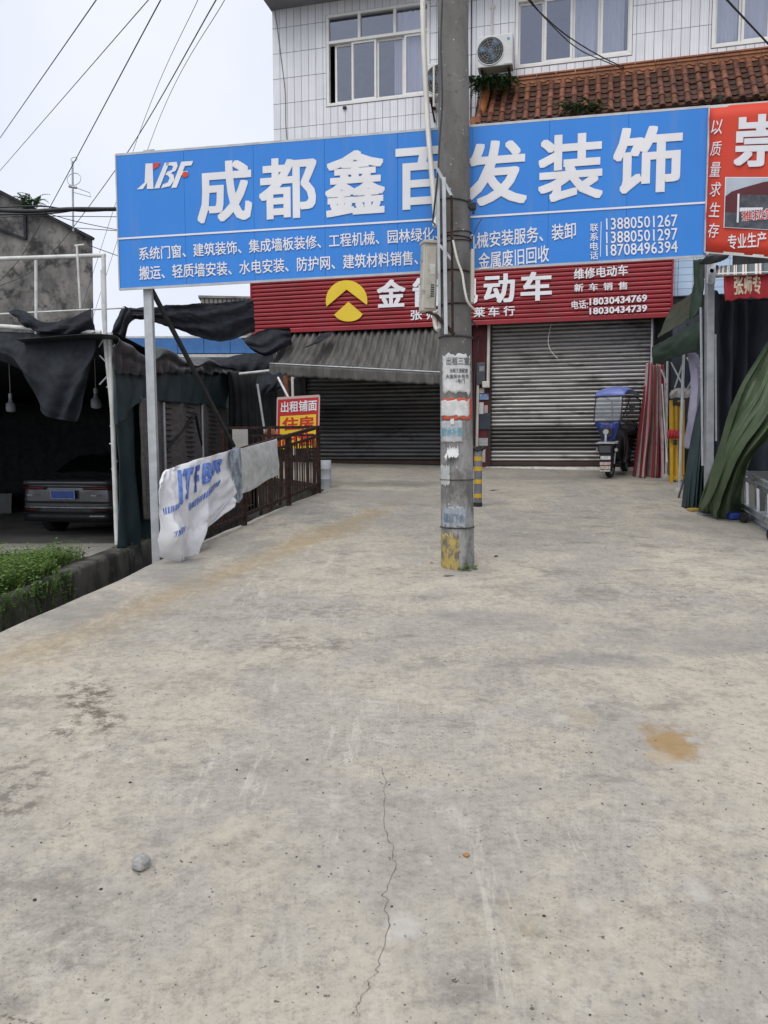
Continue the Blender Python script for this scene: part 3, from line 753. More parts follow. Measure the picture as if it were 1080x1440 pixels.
# slanted three letter logo, split by slanting cuts
def logo(poly, m, name):
    mb = MB(); mb.poly([S.P(*S.uv(x/2.4+150, y/2.4+180, .006), .006) for x, y in poly]); return obj(name, mb, m, sign)
logo([(102,207),(128,184),(131,120),(155,119),(158,205),(136,206),(136,185),(122,206)], WP, 'logo_letter')
logo([(158,118),(182,117),(172,132),(158,140)], M['orange'], 'logo_mark')
logo([(160,204),(196,117),(212,116),(178,203)], WP, 'logo_letter')
logo([(200,117),(236,114),(240,128),(233,144),(216,152),(226,158),(228,176),(214,196),(184,203),(190,190),(206,184),(213,168),(206,160),(198,158),(204,148),(220,142),(225,130),(217,126),(200,128)], WP, 'logo_letter')
logo([(218,202),(252,114),(292,111),(286,126),(264,128),(257,146),(274,145),(268,158),(252,159),(236,201)], WP, 'logo_letter')
mb = MB(); c = S.uv(740/2.842, 697/2.842, .0065); mb.poly([S.P(c[0]+.030*math.cos(k*.4488), c[1]+.026*math.sin(k*.4488), .007) for k in range(14)]); obj('logo_mark', mb, M['orange'], sign)

# ------------------------------------------------------------------ orange-red sign beside it
C0, C1 = at(990.5, 353.5, 6.60), at(1080, 361, 6.16)
S2 = Frame(C0, C1-C0, (0,0,1)); cw = 1.5; ch_ = S2.uv(1000,150)[1]
sg2 = thing('banner_sign', 'orange red banner sign with a photo of a marquee, cut off beyond the blue billboard', 'sign', C0)
mb = MB(); mb.grid([[S2.P(cw*j/24, ch_*k/12, .006*nz(j*.35, k*.5)) for j in range(25)] for k in range(13)]); obj('panel', mb, M['orange'], sg2, solid=.012, off=-1)
mb = MB()
for p_, q_ in (((0,0),(cw,0)),((0,ch_),(cw,ch_)),((0,0),(0,ch_)),((cw,0),(cw,ch_))): mb.bar(S2.P(*p_,-.006), S2.P(*q_,-.006), .012, .022)
obj('edge_trim', mb, M['whitepaint'], sg2)
mb = MB()
for uu in (cw-.06,): mb.bar(S2.P(uu,-3.2,-.06), S2.P(uu,ch_,-.06), .08, up=(0,1,0))
mb.bar(S2.P(.0,.1,-.04), S2.P(cw,.1,-.04), .04); mb.bar(S2.P(.0,ch_-.1,-.04), S2.P(cw,ch_-.1,-.04), .04); obj('frame', mb, M['galv2'], sg2)
for i, ch in enumerate('以质量求生存'):
    y = (200,324,445,560,678,798)[i]; x = (197,193,188,190,184,180)[i]
    char(S2, ch, 960+x/4.114, 130+y/4.114, 16, 20.5, WP, sg2, .004, .01, -.10, shear=.18)
char(S2, '崇', 1070, 197.5, 77, 74, WP, sg2, .03, .01, -.06)
char(S2, '州', 1160, 188, 80, 80, WP, sg2, .03, .01, -.0)
ln2 = lambda body, lb, rb, lt, m=WP, w=.014, o=.01: text(S2, body, (lb, rb, lt), m, sg2, w, o)
ln2('专业生产', (1024,351), (1078,347), (1023.5,330))
pa, pb, pc = S2.uv(1019,319,.008), S2.uv(1080,314,.008), S2.uv(1019,250,.008)
pic = MB(); U2 = 1.1
def P2(s, t, o): return S2.P(pa[0]+s*U2, pa[1]+t*(pc[1]-pa[1]), o)
pic.poly([P2(-.008,-.015,.009), P2(1,-.015,.009), P2(1,1.015,.009), P2(-.008,1.015,.009)]); pict = obj('printed_photo', pic, WP, sg2)
def pp(name, pts, m, o): mb = MB(); mb.poly([P2(s,t,o) for s,t in pts]); obj(name, mb, m, pict)
pp('photo_sky', [(0,0),(1,0),(1,1),(0,1)], mat('print_sky', (.50,.55,.62), rough=.5), .0105)
pp('photo_ground', [(0,0),(1,0),(1,.42),(0,.42)], mat('print_dark', (.055,.06,.075), (.11,.12,.14), rough=.5, scale=12), .0115)
pp('photo_marquee', [(0,.30),(0,.62),(.05,.72),(.14,.80),(.3,.92),(.5,.99),(.7,.92),(.9,.78),(1,.6),(1,.3)], mat('print_maroon', (.12,.025,.03), rough=.5), .0125)
pp('photo_inside', [(.10,.22),(.13,.66),(.9,.68),(.92,.22)], mat('print_inside', (.05,.055,.065), (.10,.11,.12), rough=.5, scale=16), .0135)
pp('photo_post', [(.10,.1),(.115,.1),(.115,.68),(.10,.68)], WP, .0142)
pp('photo_tables', [(.12,.32),(.30,.38),(.30,.42),(.12,.40)], WP, .0142)
ln2('推拉篷', (1043,311.5), (1092,308), (1043,296), M['white_print'], .06, .0155)
ln2('推拉篷', (1043.6,311), (1091.5,307.6), (1043.6,296.5), M['redprint'], .012, .0165)

# ------------------------------------------------------------------ red board sign over the shutters
RO = .34
fl, frr = F.uv(353,430,RO)[0], F.uv(945,405,RO)[0]; rz0 = F.uv(650,456,RO)[1]; rz1 = F.uv(650,372,RO)[1]+.08
red = thing('shop_sign', 'crimson slatted shop sign with yellow round logo above the shutters', 'sign', F.P((fl+frr)/2, rz0, RO))
npk = 15; hpk = (rz1-rz0)/npk
for i in range(npk):
    a = rz0+hpk*i; mb = MB()
    prof = [(-.012,0),(.010,.006),(.016,.02),(.016,hpk*.62),(.010,hpk*.80),(-.004,hpk*.9),(-.012,hpk)]
    mb.grid([[F.P(u_, a+v_, RO-.02+o_) for u_ in (fl,frr)] for o_,v_ in prof], smooth=False); obj('plank', mb, M['crimson'], red)
mb = MB(); mb.box((fl,.05,rz0+.01),(frr,RO-.035,rz1),F); obj('back_box', mb, M['blackwall'], red)
mb = MB()
for a,b in (((fl,rz0),(frr,rz0)),((fl,rz0),(fl,rz1)),((frr,rz0),(frr,rz1))): mb.bar(F.P(*a,RO-.01),F.P(*b,RO-.01),.03,.045)
obj('edge_trim', mb, M['crimson'], red)
RF = Frame(F.P(0,0,RO), F.U, F.V, F.N)
def fz(x, y): return (340+x/3.6, 370+y/3.6)
def rpoly(pts, m, name, thick=.02):
    mb = MB(); P = [RF.P(*RF.uv(*q, o=.012), .0) for q in pts]; mb.poly([p for p in P], thick, RF.N); return obj(name, mb, m, red)
cx, cy, rr = 531, 192, 105
arc = lambda a0,a1,n,c=(531,192),r=105: [fz(c[0]+r*math.cos(R(a0+(a1-a0)*k/n)), c[1]-r*math.sin(R(a0+(a1-a0)*k/n))) for k in range(n+1)]
rpoly(arc(195,-12,26)+[fz(633,212),fz(531,134),fz(430,220)], M['yellowprint'], 'logo_upper')
rpoly([fz(463,266),fz(540,196),fz(612,258)]+[fz(540+72*math.cos(R(-6-168*k/14))*1.0, 250-46*math.sin(R(6+168*k/14))*-1) for k in range(1,14)], M['yellowprint'], 'logo_lower')
sl2 = -.045
def rch(ch, x0,x1,y0,y1,w=.03,o=.02): char(RF, ch, (x0+x1)/2, (y0+y1)/2, x1-x0, y1-y0-2, WP, red, w, o, sl2)
rch('金',530,570,392,433); rch('箭',580,622,389,432); rch('电',645,672,385,428); rch('动',680,724,384,427); rch('车',732,776,381,424)
for ch, x in zip('张师傅蓬莱车行', (585.5,608,630,652,674,694.5,716)): rch(ch, x-8, x+8, 435-(x-585)*.045, 451-(x-585)*.045, .02)
def rl(body, lb, rb, lt, w=.02): return text(RF, body, (lb, rb, lt), WP, red, w, .02)
rl('维修电动车', (807,393), (883,387), (807,378)); 
for ch, x in zip('新车销售', (814,834.5,855,876)): rch(ch, x-6.5, x+6.5, 398-(x-814)*.045, 411-(x-814)*.045, .02)
rl('电话:', (804,435), (827,433.5), (803.5,423)); rl('18030434769', (829,429.5), (910,424), (829,419.5), .028); rl('18030434739', (829,442.5), (910,438), (829,433), .028)

# ------------------------------------------------------------------ utility pole
PB = G(644, 797); PB.z -= .15; PTp = at(636.5, 0, PB.y+.12); PT = PB + (PTp-PB)*1.45
Rb, Rt = 23.0/FPX*PB.y*1.02, 20.3/FPX*(PB.y+.12)
def paxis(t): return PB + (PTp-PB)*t
def prad(t): return Rb + (Rt-Rb)*t
def tfor(py):
    a, b = 0.0, 1.45
    for _ in range(40):
        m = (a+b)/2
        if proj(paxis(m)-Vector((0,prad(m),0)))[1] > py: a = m
        else: b = m
    return a
def psurf(x, py, lift=.0):               # x: -1..1 across the pole's face
    t = tfor(py) if py is not None else 0; c = paxis(t); r = prad(t)+lift; a = math.asin(max(-1,min(1,x)))
    vd = Vector((c.x, c.y, 0)).normalized(); rt = Vector((vd.y,-vd.x,0))
    return c + rt*(math.sin(a)*r) - vd*(math.cos(a)*r)
def pole_mat():
    t = NT('concrete_pole'); p = t.pos
    c = t.mix(t.ramp(t.noise(5,7,t.mapv(p,(1,1,.35))), .35,.65), (.118,.114,.108), (.180,.174,.165))
    c = t.mix(t.ramp(t.noise(22,5), .56,.7,0,.5), c, (.075,.073,.07))
    c = t.mix(t.ramp(t.noise(38,3,rough=.5), .69,.72,0,.85), c, (.52,.51,.49))
    sep = t.n('ShaderNodeSeparateXYZ'); t.l(p, sep.inputs[0])
    low = t.ramp(sep.outputs[2], 1.2, 2.6, 1, 0)            # old paste residue on the handled part
    c = t.mix(t.math('MULTIPLY', low, t.ramp(t.noise(7,8,t.mapv(p,(1,1,.5)),.7), .40,.62,0,.75)), c, (.36,.355,.35))
    c = t.mix(t.math('MULTIPLY', low, t.ramp(t.noise(15,8,t.mapv(p,(1,1,.4),loc=(4,4,4)),.7), .58,.66,0,.8)), c, (.10,.10,.10))
    t.bump(t.noise(60,5), .3, .01); return t.fin(c, .85, 0, .3)
pole = thing('utility_pole', 'tall round concrete utility pole with peeling notices and steel bands', 'pole', PB)
mb = MB(); mb.tube([PB+(PT-PB)*i/16 for i in range(17)], [Rb+(Rt-Rb)*1.45*i/16 for i in range(17)], 40); obj('shaft', mb, pole_mat(), pole)
def band(py, tilt=0, r=.006, m='wire', lift=.006):
    t = tfor(py); c = paxis(t); rr_ = prad(t)+lift
    mb = MB(); mb.tube([c+Vector((math.cos(k*.2618)*rr_, math.sin(k*.2618)*rr_, tilt*math.cos(k*.2618)*rr_)) for k in range(25)], r, 6, cap=False); return obj('band', mb, M[m], pole)
for py, ti, r in ((279,-.12,.007),(325,.1,.004),(331,-.05,.005),(337,.06,.004),(379,-.05,.006),(426,.04,.006),(472,-.02,.008),(675,.0,.003),(743,.0,.004)): band(py, ti, r, 'rust' if r < .007 else 'wire')
M['yellowpaint'] = mat('flaking_yellow_paint', (.46,.34,.09), (.36,.28,.10), rough=.8, scale=14, dirt=((.13,.12,.105), 16, .44, .97, (1,1,.6)))
def onpole(name, label, cat, xs, ys, m, lift=.003, ragged=.0, parent=None, group=None, seed=0, curl=None):
    nu, nv = 14, 14; mb = MB(); rows = []
    for i in range(nv):
        row = []
        for j in range(nu):
            s, v = j/(nu-1), i/(nv-1); x = xs[0]+(xs[1]-xs[0])*s; y = ys[0]+(ys[1]-ys[0])*v
            if ragged:
                x += ragged*.05*nz(i*.9, seed)*(1 if s > .5 else -1)*(abs(s-.5)*2)**3; y += ragged*6*nz(j*.8, seed+3)*(abs(v-.5)*2)**3
            l = lift + (curl(s, v) if curl else .001*(1+nz(j*.4, i*.4, seed)))
            row.append(psurf(x, y, l))
        rows.append(row)
    mb.grid(rows); o = obj(name, mb, m, parent, solid=.0012, off=1)
    if cat: tag(o, label, cat, group)
    return o
onpole('paint_mark', None, None, (-.97,.10), (752,803), M['yellowpaint'], .0015, 3.5, pole, seed=4)
grp = 'notices pasted on the concrete pole'
bits = onpole('notice', 'torn white notice with black print, topmost on the pole', 'notice', (-.80,.86), (498,552), M['paper'], .003, 1.5, None, grp, 2)
onpole('notice', 'orange red poster remnant under a white strip on the pole', 'notice', (-.85,.93), (560,590), mat('orange_paper', (.55,.10,.05), (.45,.08,.05), rough=.8, scale=20, dirt=((.5,.4,.35), 18, .6, .6)), .0025, .8, None, grp, 5)
onpole('notice', 'plain white strip of paper across the orange poster', 'notice', (-.90,.76), (563,585), M['paper'], .006, 1.0, None, grp, 7)
nb = onpole('notice', 'pale notice with blue characters below the orange poster', 'notice', (-.93,.35), (592,622), mat('pale_blue_paper', (.44,.46,.48), (.36,.37,.38), rough=.8, scale=16, dirt=((.2,.2,.2), 14, .58, .6)), .003, .8, None, grp, 9)
onpole('notice', 'curled flap of grey paper peeling off the pole', 'notice', (-.55,.12), (630,643), M['paper'], .004, 1.5, None, grp, 11, curl=lambda s,v: .06*v*v*(1-s*.6))
onpole('notice', 'pale greenish scrap of paper low on the left of the pole', 'notice', (-.97,-.42), (655,683), mat('greenish_paper', (.45,.48,.46), (.36,.39,.38), rough=.8, scale=18), .003, 1.4, None, grp, 13)
nc = onpole('notice', 'bluish worn notice just above the yellow paint on the pole', 'notice', (-.92,.55), (713,742), mat('worn_blue_paper', (.34,.38,.43), (.25,.27,.29), rough=.85, scale=22, dirt=((.17,.165,.16), 20, .52, .85)), .0025, 1.6, None, grp, 15)
onpole('notice', 'small white torn tag stuck over the orange and pale notices', 'notice', (-.34,-.12), (589,597), M['paper'], .008, .6, None, grp, 17)
def poletext(body, xs, ys, m, par, w=.01, lift=.0065):
    vs, fs = glyphmesh(body, w); x0,x1 = min(v[0] for v in vs),max(v[0] for v in vs); y0,y1 = min(v[1] for v in vs),max(v[1] for v in vs)
    mb = MB(); mb.add([psurf(xs[0]+(xs[1]-xs[0])*(x-x0)/(x1-x0), ys[1]+(ys[0]-ys[1])*(y-y0)/(y1-y0), lift+_*.00012) for x,y,_ in vs], fs); obj('lettering', mb, m, par)
M['faintprint'] = mat('faded_black_print', (.10,.10,.11), (.2,.2,.21), rough=.8, scale=30)
M['cyanprint'] = mat('faded_cyan_print', (.10,.36,.48), (.2,.42,.5), rough=.8, scale=25)
poletext('出租三室', (-.55,.80), (502,513), M['faintprint'], bits); poletext('出租三居配套', (-.35,.70), (518,524), M['faintprint'], bits, .004); poletext('大套房水电齐', (-.6,.75), (526,532), M['faintprint'], bits, .004); poletext('1号门', (0,.5), (533,539), M['faintprint'], bits, .004)
poletext('防水补漏', (-.85,.32), (601,613), M['cyanprint'], nb, .012); poletext('疏通下水', (-.8,.4), (722,734), mat('faded_blue_print', (.13,.22,.34), (.25,.28,.32), rough=.8, scale=25), nc, .012)
# meter box, steel bracket and cables on the pole
mbx = thing('meter_box', 'weathered cream electric meter box hanging on the side of the concrete pole', 'meter box', at(603,440,6.7))
M['creambox'] = mat('cream_meter_box', (.50,.475,.41), (.42,.40,.34), rough=.55, scale=5, dirt=((.13,.11,.08), 7, .54, .8))
bx = Frame(at(603,438,6.62), (1,.25,0), (.03,0,1)); k = 6.62/FPX
b_ = MB(); b_.box((-10*k,-.10,0),(11*k,.0,93*k),bx); obj('case', b_, M['creambox'], mbx, bevel=.012)
b_ = MB(); b_.box((-7*k,0,4*k),(8*k,.012,87*k),bx); dr = obj('door', b_, M['creambox'], mbx, bevel=.005)
for i in range(6): obj('vent_slit', MB().box((1*k,.012,(20+3*i)*k),(6*k,.015,(21.4+3*i)*k),bx), M['blackplastic'], dr)
b_ = MB(); b_.box((-1*k,.012,50*k),(6*k,.014,64*k),bx); obj('sticker', b_, M['paper'], dr)
b_ = MB(); b_.box((-11*k,-.11,92*k),(12*k,.015,96*k),bx); obj('rain_lid', b_, M['creambox'], mbx, bevel=.004)
br = thing('pole_bracket', 'rusty steel rod bracket strapped along the pole behind the meter box', 'bracket')
def rod(name, a, b, w, m): mb = MB(); mb.bar(a, b, w); return obj(name, mb, m, br)
rod('rod', at(624,250,6.50), at(627,470,6.46), .028, M['galv2']); rod('rod', at(616,240,6.6), at(618,462,6.55), .022, M['galv2']); rod('rod', at(635,275,6.46), at(636.5,466,6.44), .020, M['rust'])
rod('crossbar', at(615,237,6.55), at(636,277,6.46), .018, M['galv2']); rod('crossbar', at(619,345,6.52), at(636,366,6.46), .018, M['galv2']); rod('crossbar', at(614,444,6.55), at(638,470,6.44), .026, M['rust']); rod('crossbar', at(599,438,6.66), at(618,445,6.55), .022, M['rust'])
cab = lambda pts_, r, name, label, cat, m='wire', par=None, n=30, group=None: (lambda o: (tag(o, label, cat, group) if label else o))(obj(name, MB().tube([cr1([q if isinstance(q, Vector) else at(*q) for q in pts_], i/(n-1)) for i in range(n)], r, 7), M[m], par))
cab([(594,-30,7.1),(596,60,7.0),(602,180,6.85),(609,265,6.72),(612,300,6.65),(612,318,6.62)], .024, 'conduit', 'cream plastic conduit curving down in front of the tiled wall to the pole', 'conduit', 'pvc')
cab([(623,-20,6.62),(620,60,6.6),(622,140,6.58),(618,200,6.58),(616,240,6.56),(611,290,6.6),(609,310,6.62),(612,316,6.6)], .008, 'pole_cable', 'thin black cable running down the left edge of the pole', 'cable')
cab([(637,338,6.45),(643,365,6.43),(650,385,6.43),(653,405,6.43),(658,425,6.44),(668,436,6.5)], .010, 'pole_cable', 'pale plastic strip twisting across the front of the pole', 'cable', 'pvc')
cab([(660,350,6.56),(666,330,6.56),(671,318,6.56),(677,308,6.58)], .004, 'wire_tail', 'loose black wire end sticking out from the pole', 'wire')
cab([(612,438,6.6),(611,448,6.62),(613,460,6.6),(616,464,6.58)], .020, 'pipe_elbow', 'short pale plastic elbow under the meter box', 'pipe', 'pvc')
mb = MB(); q = Frame(at(664,291,6.55),(1,0,0),(0,0,1)); mb.box((-.02,-.03,-.025),(.03,.03,.03),q); mb.box((-.035,-.02,-.01),(-.01,.02,.06),q); mb.box((.0,.0,-.06),(.02,.02,-.02),q); tag(obj('cable_clamp', mb, M['blackplastic'], bevel=.004), 'small black clamp on the outer side of the pole', 'clamp')
mb = MB(); mb.box((-.008,-.04,-.32),(.022,.04,.12),Frame(at(663,372,6.58),(1,0,0),(0,0,1))); tag(obj('side_box', mb, M['creambox'], bevel=.008), 'narrow cream box on the far side of the pole', 'box')
# weeds at the foot of the pole
def g4(r): a = r.uniform(-.1,.9); d = Rb+.02+abs(r.gauss(0,.02)); return PB.x+math.sin(a)*d, PB.y-math.cos(a)*d, gz(PB.y)-.005
grass('pole_weeds', 22, g4, .015, .05, 8)

# overhead lines
lines = [((0,194,16),(138,-4,9)),((0,240,20),(212,-4,10)),((0,395,26),(40,345,23),(228,-4,11)),((100,480,24),(195,190,17),(280,-4,12)),((0,402,26),(60,370,25),(170,228,18),(306,-4,11)),((120,480,26),(215,190,18),(318,-4,12))]
lab = ['overhead wire highest and furthest left in the sky','second overhead wire, reaching the frame edge above the grey gable','thick overhead wire crossing the tall aerial mast','thin steep overhead wire crossing another behind the billboard top','overhead wire from the grey gable up behind the billboard corner','thin overhead wire nearest to the tiled building']
for (pp_, lb, w) in zip(lines, lab, (.0065,.006,.009,.005,.009,.0055)): cab(list(pp_), w, 'power_line', lb, 'power line', group='wires fanning across the sky')
cab([(735,-10,10),(760,18,11),(800,52,12.4),(850,82,13.6),(905,107,14.6)], .010, 'power_line', 'black wire hanging across the windows over the tiled roof', 'power line', group='wires in front of the upper storey')
cab([(739,-10,10.1),(765,24,11.1),(812,68,12.6),(860,90,13.8),(903,108,14.6)], .008, 'power_line', 'thinner wire sagging just beneath the black one before the windows', 'power line', group='wires in front of the upper storey')
cab([(1010,-14,9),(1030,8,9.4),(1090,72,10.5)], .012, 'power_line', 'black wire crossing the window nearest the frame edge', 'power line', group='wires in front of the upper storey')
cab([(-10,295,17),(40,297,17),(100,294,17.2),(160,294,17.5),(230,292,17.9)], .045, 'cable_bundle', 'thick black bundle of cables level with the gable top', 'cables')
for a, lb in ((([-10,292,17.2],[60,290,17.2],[120,297,17.4],[230,290,17.9]), 'upper loose cable wound round the thick bundle'), (([-10,302,17.2],[70,300,17.2],[130,294,17.4],[230,298,17.9]), 'lower loose cable wound round the thick bundle')):
    cab([tuple(q) for q in a], .018, 'cable_strand', lb, 'cable', group='strands of the cable bundle')
for a, lb in (([(-10,306,17),(60,304,17.2),(180,305,18)], 'thin wire just under the cable bundle'), ([(60,298,17),(110,312,17.4),(200,330,18)], 'thin wire dropping from the bundle behind the billboard'), ([(100,320,17.5),(200,327,18)], 'lowest thin wire behind the billboard edge'), ([(125,345,17.5),(200,372,18)], 'thin wire from the gable corner down behind the billboard')):
    cab(a, .008, 'thin_wire', lb, 'wire', group='thin service wires left of the billboard')

# ------------------------------------------------------------------ on the upper wall
def aircon(px0, px1, py0, py1, label, seed=0, o=.0):
    a = thing('air_conditioner', label, 'air conditioner', F.P(*F.uv((px0+px1)/2, py1, .3), .3), 'outdoor units on the tiled wall')
    u0, z1 = F.uv(px0, py0, .45); u1, z0 = F.uv(px1, py1, .45)
    m_ = mat('ac_casing', (.62,.62,.61), (.54,.54,.53), rough=.45, scale=4, dirt=((.28,.26,.23), 4, .58, .6))
    obj('casing', MB().box((u0,.17,z0),(u1,.45,z1),F), m_, a, bevel=.015)
    w, h = u1-u0, z1-z0; cx_, cz_ = u0+w*.37, z0+h*.5; r = h*.43
    obj('fan_shroud', MB().tube([F.P(cx_+r*1.04*math.cos(k*.2094), cz_+r*1.04*math.sin(k*.2094), .452) for k in range(31)], .012, 6, cap=False), m_, a)
    obj('fan_well', MB().disc(F.P(cx_,cz_,.447), F.N, r, .014, 28), M['blackplastic'], a)
    fan = MB()
    for k in range(3):
        b = k*2.094+.4; c_ = lambda s, t, o_: F.P(cx_+r*s*math.cos(b+t), cz_+r*s*math.sin(b+t), .455+o_)
        fan.grid([[c_(.15,0,0), c_(.15,.9,.006)],[c_(.55,0,0), c_(.55,.95,.006)],[c_(.92,.15,0), c_(.92,.85,.006)]])
    fan.disc(F.P(cx_,cz_,.458), F.N, r*.2, .012, 14); obj('fan', fan, mat('fan_blue_grey', (.10,.16,.24), rough=.5), a, solid=.003)
    g = MB()
    for k in (.3,.5,.7,.9): g.tube([F.P(cx_+r*k*math.cos(q*.2094), cz_+r*k*math.sin(q*.2094), .468) for q in range(31)], .0035, 4, cap=False)
    for k in range(10): g.tube([F.P(cx_+r*.1*math.cos(k*.628), cz_+r*.1*math.sin(k*.628), .468), F.P(cx_+r*math.cos(k*.628), cz_+r*math.sin(k*.628), .466)], .0035, 4)
    obj('grille', g, mat('grille_grey', (.34,.34,.33), rough=.5), a)
    obj('side_panel', MB().box((u0+w*.74,.45,z0+.02),(u1-.015,.456,z1-.02),F), m_, a)
    obj('badge', MB().box((u1-w*.16,.457,z1-h*.22),(u1-w*.09,.459,z1-h*.14),F), mat('badge_teal', (.12,.35,.42), rough=.4), a)
    for uu in (u0+w*.12, u1-w*.12):
        b = MB(); b.box((uu-.018,0,z0-.05),(uu+.018,.46,z0-.004),F); b.bar(F.P(uu,z0-.26,.01), F.P(uu,z0-.05,.40), .03)
        obj('bracket', b, M['rust'], a)
    return a
aircon(671.5, 721, 52, 90, 'white outdoor air conditioning unit above the fern by the window')
aircon(600, 646, 90, 132, 'white outdoor air conditioning unit half hidden behind the pole')
mb = MB(); mb.tube([F.P(*F.uv(693,9,.03),.03), F.P(*F.uv(692,30,.03),.03), F.P(*F.uv(692,50,.06),.06)], .018, 8); mb.disc(F.P(*F.uv(693,9,.02),.02), F.N, .045, .03, 12); tag(obj('refrigerant_pipe', mb, M['pvc']), 'short white pipe coming out of the wall above the air conditioner', 'pipe')
mb = MB(); mb.tube([F.P(*F.uv(610,92,.48),.48), F.P(*F.uv(610,150,.48),.48)], .02, 8); tag(obj('drain_pipe', mb, M['pvc']), 'short white vertical pipe left of the pole by the hidden unit', 'pipe')
mb = MB(); mb.tube([F.P(U(661.5,60)+.02,Z(661,200),.03), F.P(U(661.5,60)+.02,ZSOF,.03)], .012, 6); tag(obj('wall_cable', mb, M['wire']), 'thin dark cable running up the tiles beside the pole', 'cable')
mb = MB(); mb.tube([cr1([F.P(*F.uv(a,b,.015),.015) for a,b in ((384,0),(390,40),(395,80),(401,130),(402,180),(406,215))], i/20) for i in range(21)], .006, 5); tag(obj('wall_cable', mb, M['wire']), 'loose cable hanging by the corner of the tiled wall', 'cable')
mb = MB(); mb.box((-.035,0,-.025),(.035,.04,.025),Frame(F.P(*F.uv(485,152)), F.U, F.V, F.N)); tag(obj('wall_fitting', mb, M['blackplastic'], bevel=.006), 'tiny dark fitting on the tiles under the first window', 'fitting')
# ferns
M['fern'] = mat('fern_green', (.050,.110,.035), (.028,.065,.022), rough=.55, scale=7, trans=.15, rnd=.25)
def frond_mesh(L_, w):
    mb = MB(); n = 9
    sp = [Vector((L_*t*(1-.25*t), 0, L_*(.55*t-.75*t*t))) for t in [k/n for k in range(n+1)]]
    for k in range(1, n):
        ww = w*math.sin(math.pi*min(1,(k+.7)/(n+.8)))
        for s in (-1,1):
            a = sp[k]; b = a+Vector((.35*ww, s*ww, -.15*ww)); mb.add([a-Vector((.012,0,0)), b, a+Vector((.014,0,0))], [(0,1,2)])
    mb.tube(sp, .003, 4, cap=False); return mb.mesh('frond', M['fern'])
fm = [frond_mesh(.36,.05), frond_mesh(.28,.045), frond_mesh(.22,.04)]
def fern(P, label, n, spread, name='fern', sc=1, seed=1, down=.0):
    rng = random.Random(seed); t = thing(name, label, 'plant', P)
    mb = MB(); mb.tube([P-Vector((0,0,.06)), P+Vector((0,0,.03))], [.03,.05], 7); obj('root_clump', mb, M['mossy'], t)
    for i in range(n):
        a = rng.uniform(0, 6.283); s = sc*rng.uniform(.7,1.25)
        m4 = Matrix.Translation(P+Vector((rng.uniform(-spread,spread), rng.uniform(-.06,.03), rng.uniform(-.05,.06)))) @ Matrix.Rotation(a,4,'Z') @ Matrix.Rotation(rng.uniform(-.7,.25)+down,4,'Y') @ Matrix.Scale(s,4)
        inst('frond', rng.choice(fm), m4, t)
fern(F.P(*F.uv(691,117,.42),.42), 'bushy dark fern growing under the air conditioner', 170, .34, seed=2, sc=1.1, down=.30)
fern(F.P(*F.uv(820,155,.84),.84), 'small dark fern hanging over the eave of the tiled canopy', 110, .32, seed=3, sc=.9, down=.15)
fern(F.P(*F.uv(1012,139,.84),.84), 'tiny dark plant at the eave where the two signs meet', 22, .15, seed=4, sc=.5, down=.3)

# ------------------------------------------------------------------ awning over the shaded shutter
M['awn'] = mat('grey_weathered_awning', (.15,.145,.135), (.085,.082,.077), rough=.85, scale=2.5, stretch=(3.5,.6,.6), bump=.3, bscale=60, dirt=((.05,.05,.048), 2.6, .54, .6, (2,.5,.5)), trans=.08)
aw = thing('awning', 'grey weathered folding awning with scalloped valance over the shaded shutter', 'awning', F.P(ul0,ztop-.3,.6))
AO = 1.25
aL0 = F.uv(406,470,.18); aR0 = F.uv(655,462,.18); aL1 = F.uv(379,511,AO); aR1 = F.uv(650,525,AO)
nA = 200; mb = MB(); rows = []
for i in range(15):
    v = i/14; row = []
    for j in range(nA+1):
        s = j/nA; a = F.P(aL0[0]+(aR0[0]-aL0[0])*s, aL0[1]+.05+(aR0[1]-aL0[1])*s, .18); b = F.P(aL1[0]+(aR1[0]-aL1[0])*s, aL1[1]+(aR1[1]-aL1[1])*s, AO)
        p = a.lerp(b, v)+Vector((0,0,-.07*math.sin(math.pi*v)-.03*math.sin(math.pi*v)*nz(s*6,v*2)))
        p += Vector((0,-.3,1))*(.040*(1-.5*v)*math.sin(2*math.pi*s*27)); row.append(p)
    rows.append(row)
mb.grid(rows); obj('canopy_fabric', mb, M['awn'], aw, solid=.003)
mb = MB(); rows = []
for i in range(6):
    v = i/5; rows.append([F.P(aL1[0]+(aR1[0]-aL1[0])*j/nA, aL1[1]+(aR1[1]-aL1[1])*j/nA -.02-(.19+.022*abs(math.sin(math.pi*j/nA*16)))*v, AO+.02+.02*v*nz(j*.11,v)) for j in range(nA+1)])
mb.grid(rows); obj('valance', mb, M['awn'], aw, solid=.003)
mb = MB(); mb.tube([F.P(*aL1,AO), F.P(*aR1,AO)], .013, 10); obj('front_bar', mb, M['galv2'], aw)
mb = MB(); mb.tube([F.P(aL1[0]+.03,aL1[1],AO-.01), F.P(aL0[0]+.1,aL1[1]-.25,.3), F.P(aL0[0]+.12,aL1[1]-.1,.02)], .018, 8); obj('arm', mb, M['whitepaint'], aw)
mb = MB(); mb.tube([F.P(aR1[0]-.2,aR1[1],AO-.01), F.P(aR0[0]-.1,aR1[1]-.25,.3), F.P(aR0[0]-.12,aR1[1]-.1,.02)], .018, 8); obj('arm', mb, M['whitepaint'], aw)
sheet('shade_rag', [[(452,469,14.9),(470,466,14.9)],[(440,482,14.5),(456,478,14.5)],[(428,489,14.2),(434,487,14.2)]], M['shade'], 14, 14, folds(.03,2,1,3)); tag(bpy.data.objects['shade_rag'], 'black rag of net lying on the grey awning', 'rag')
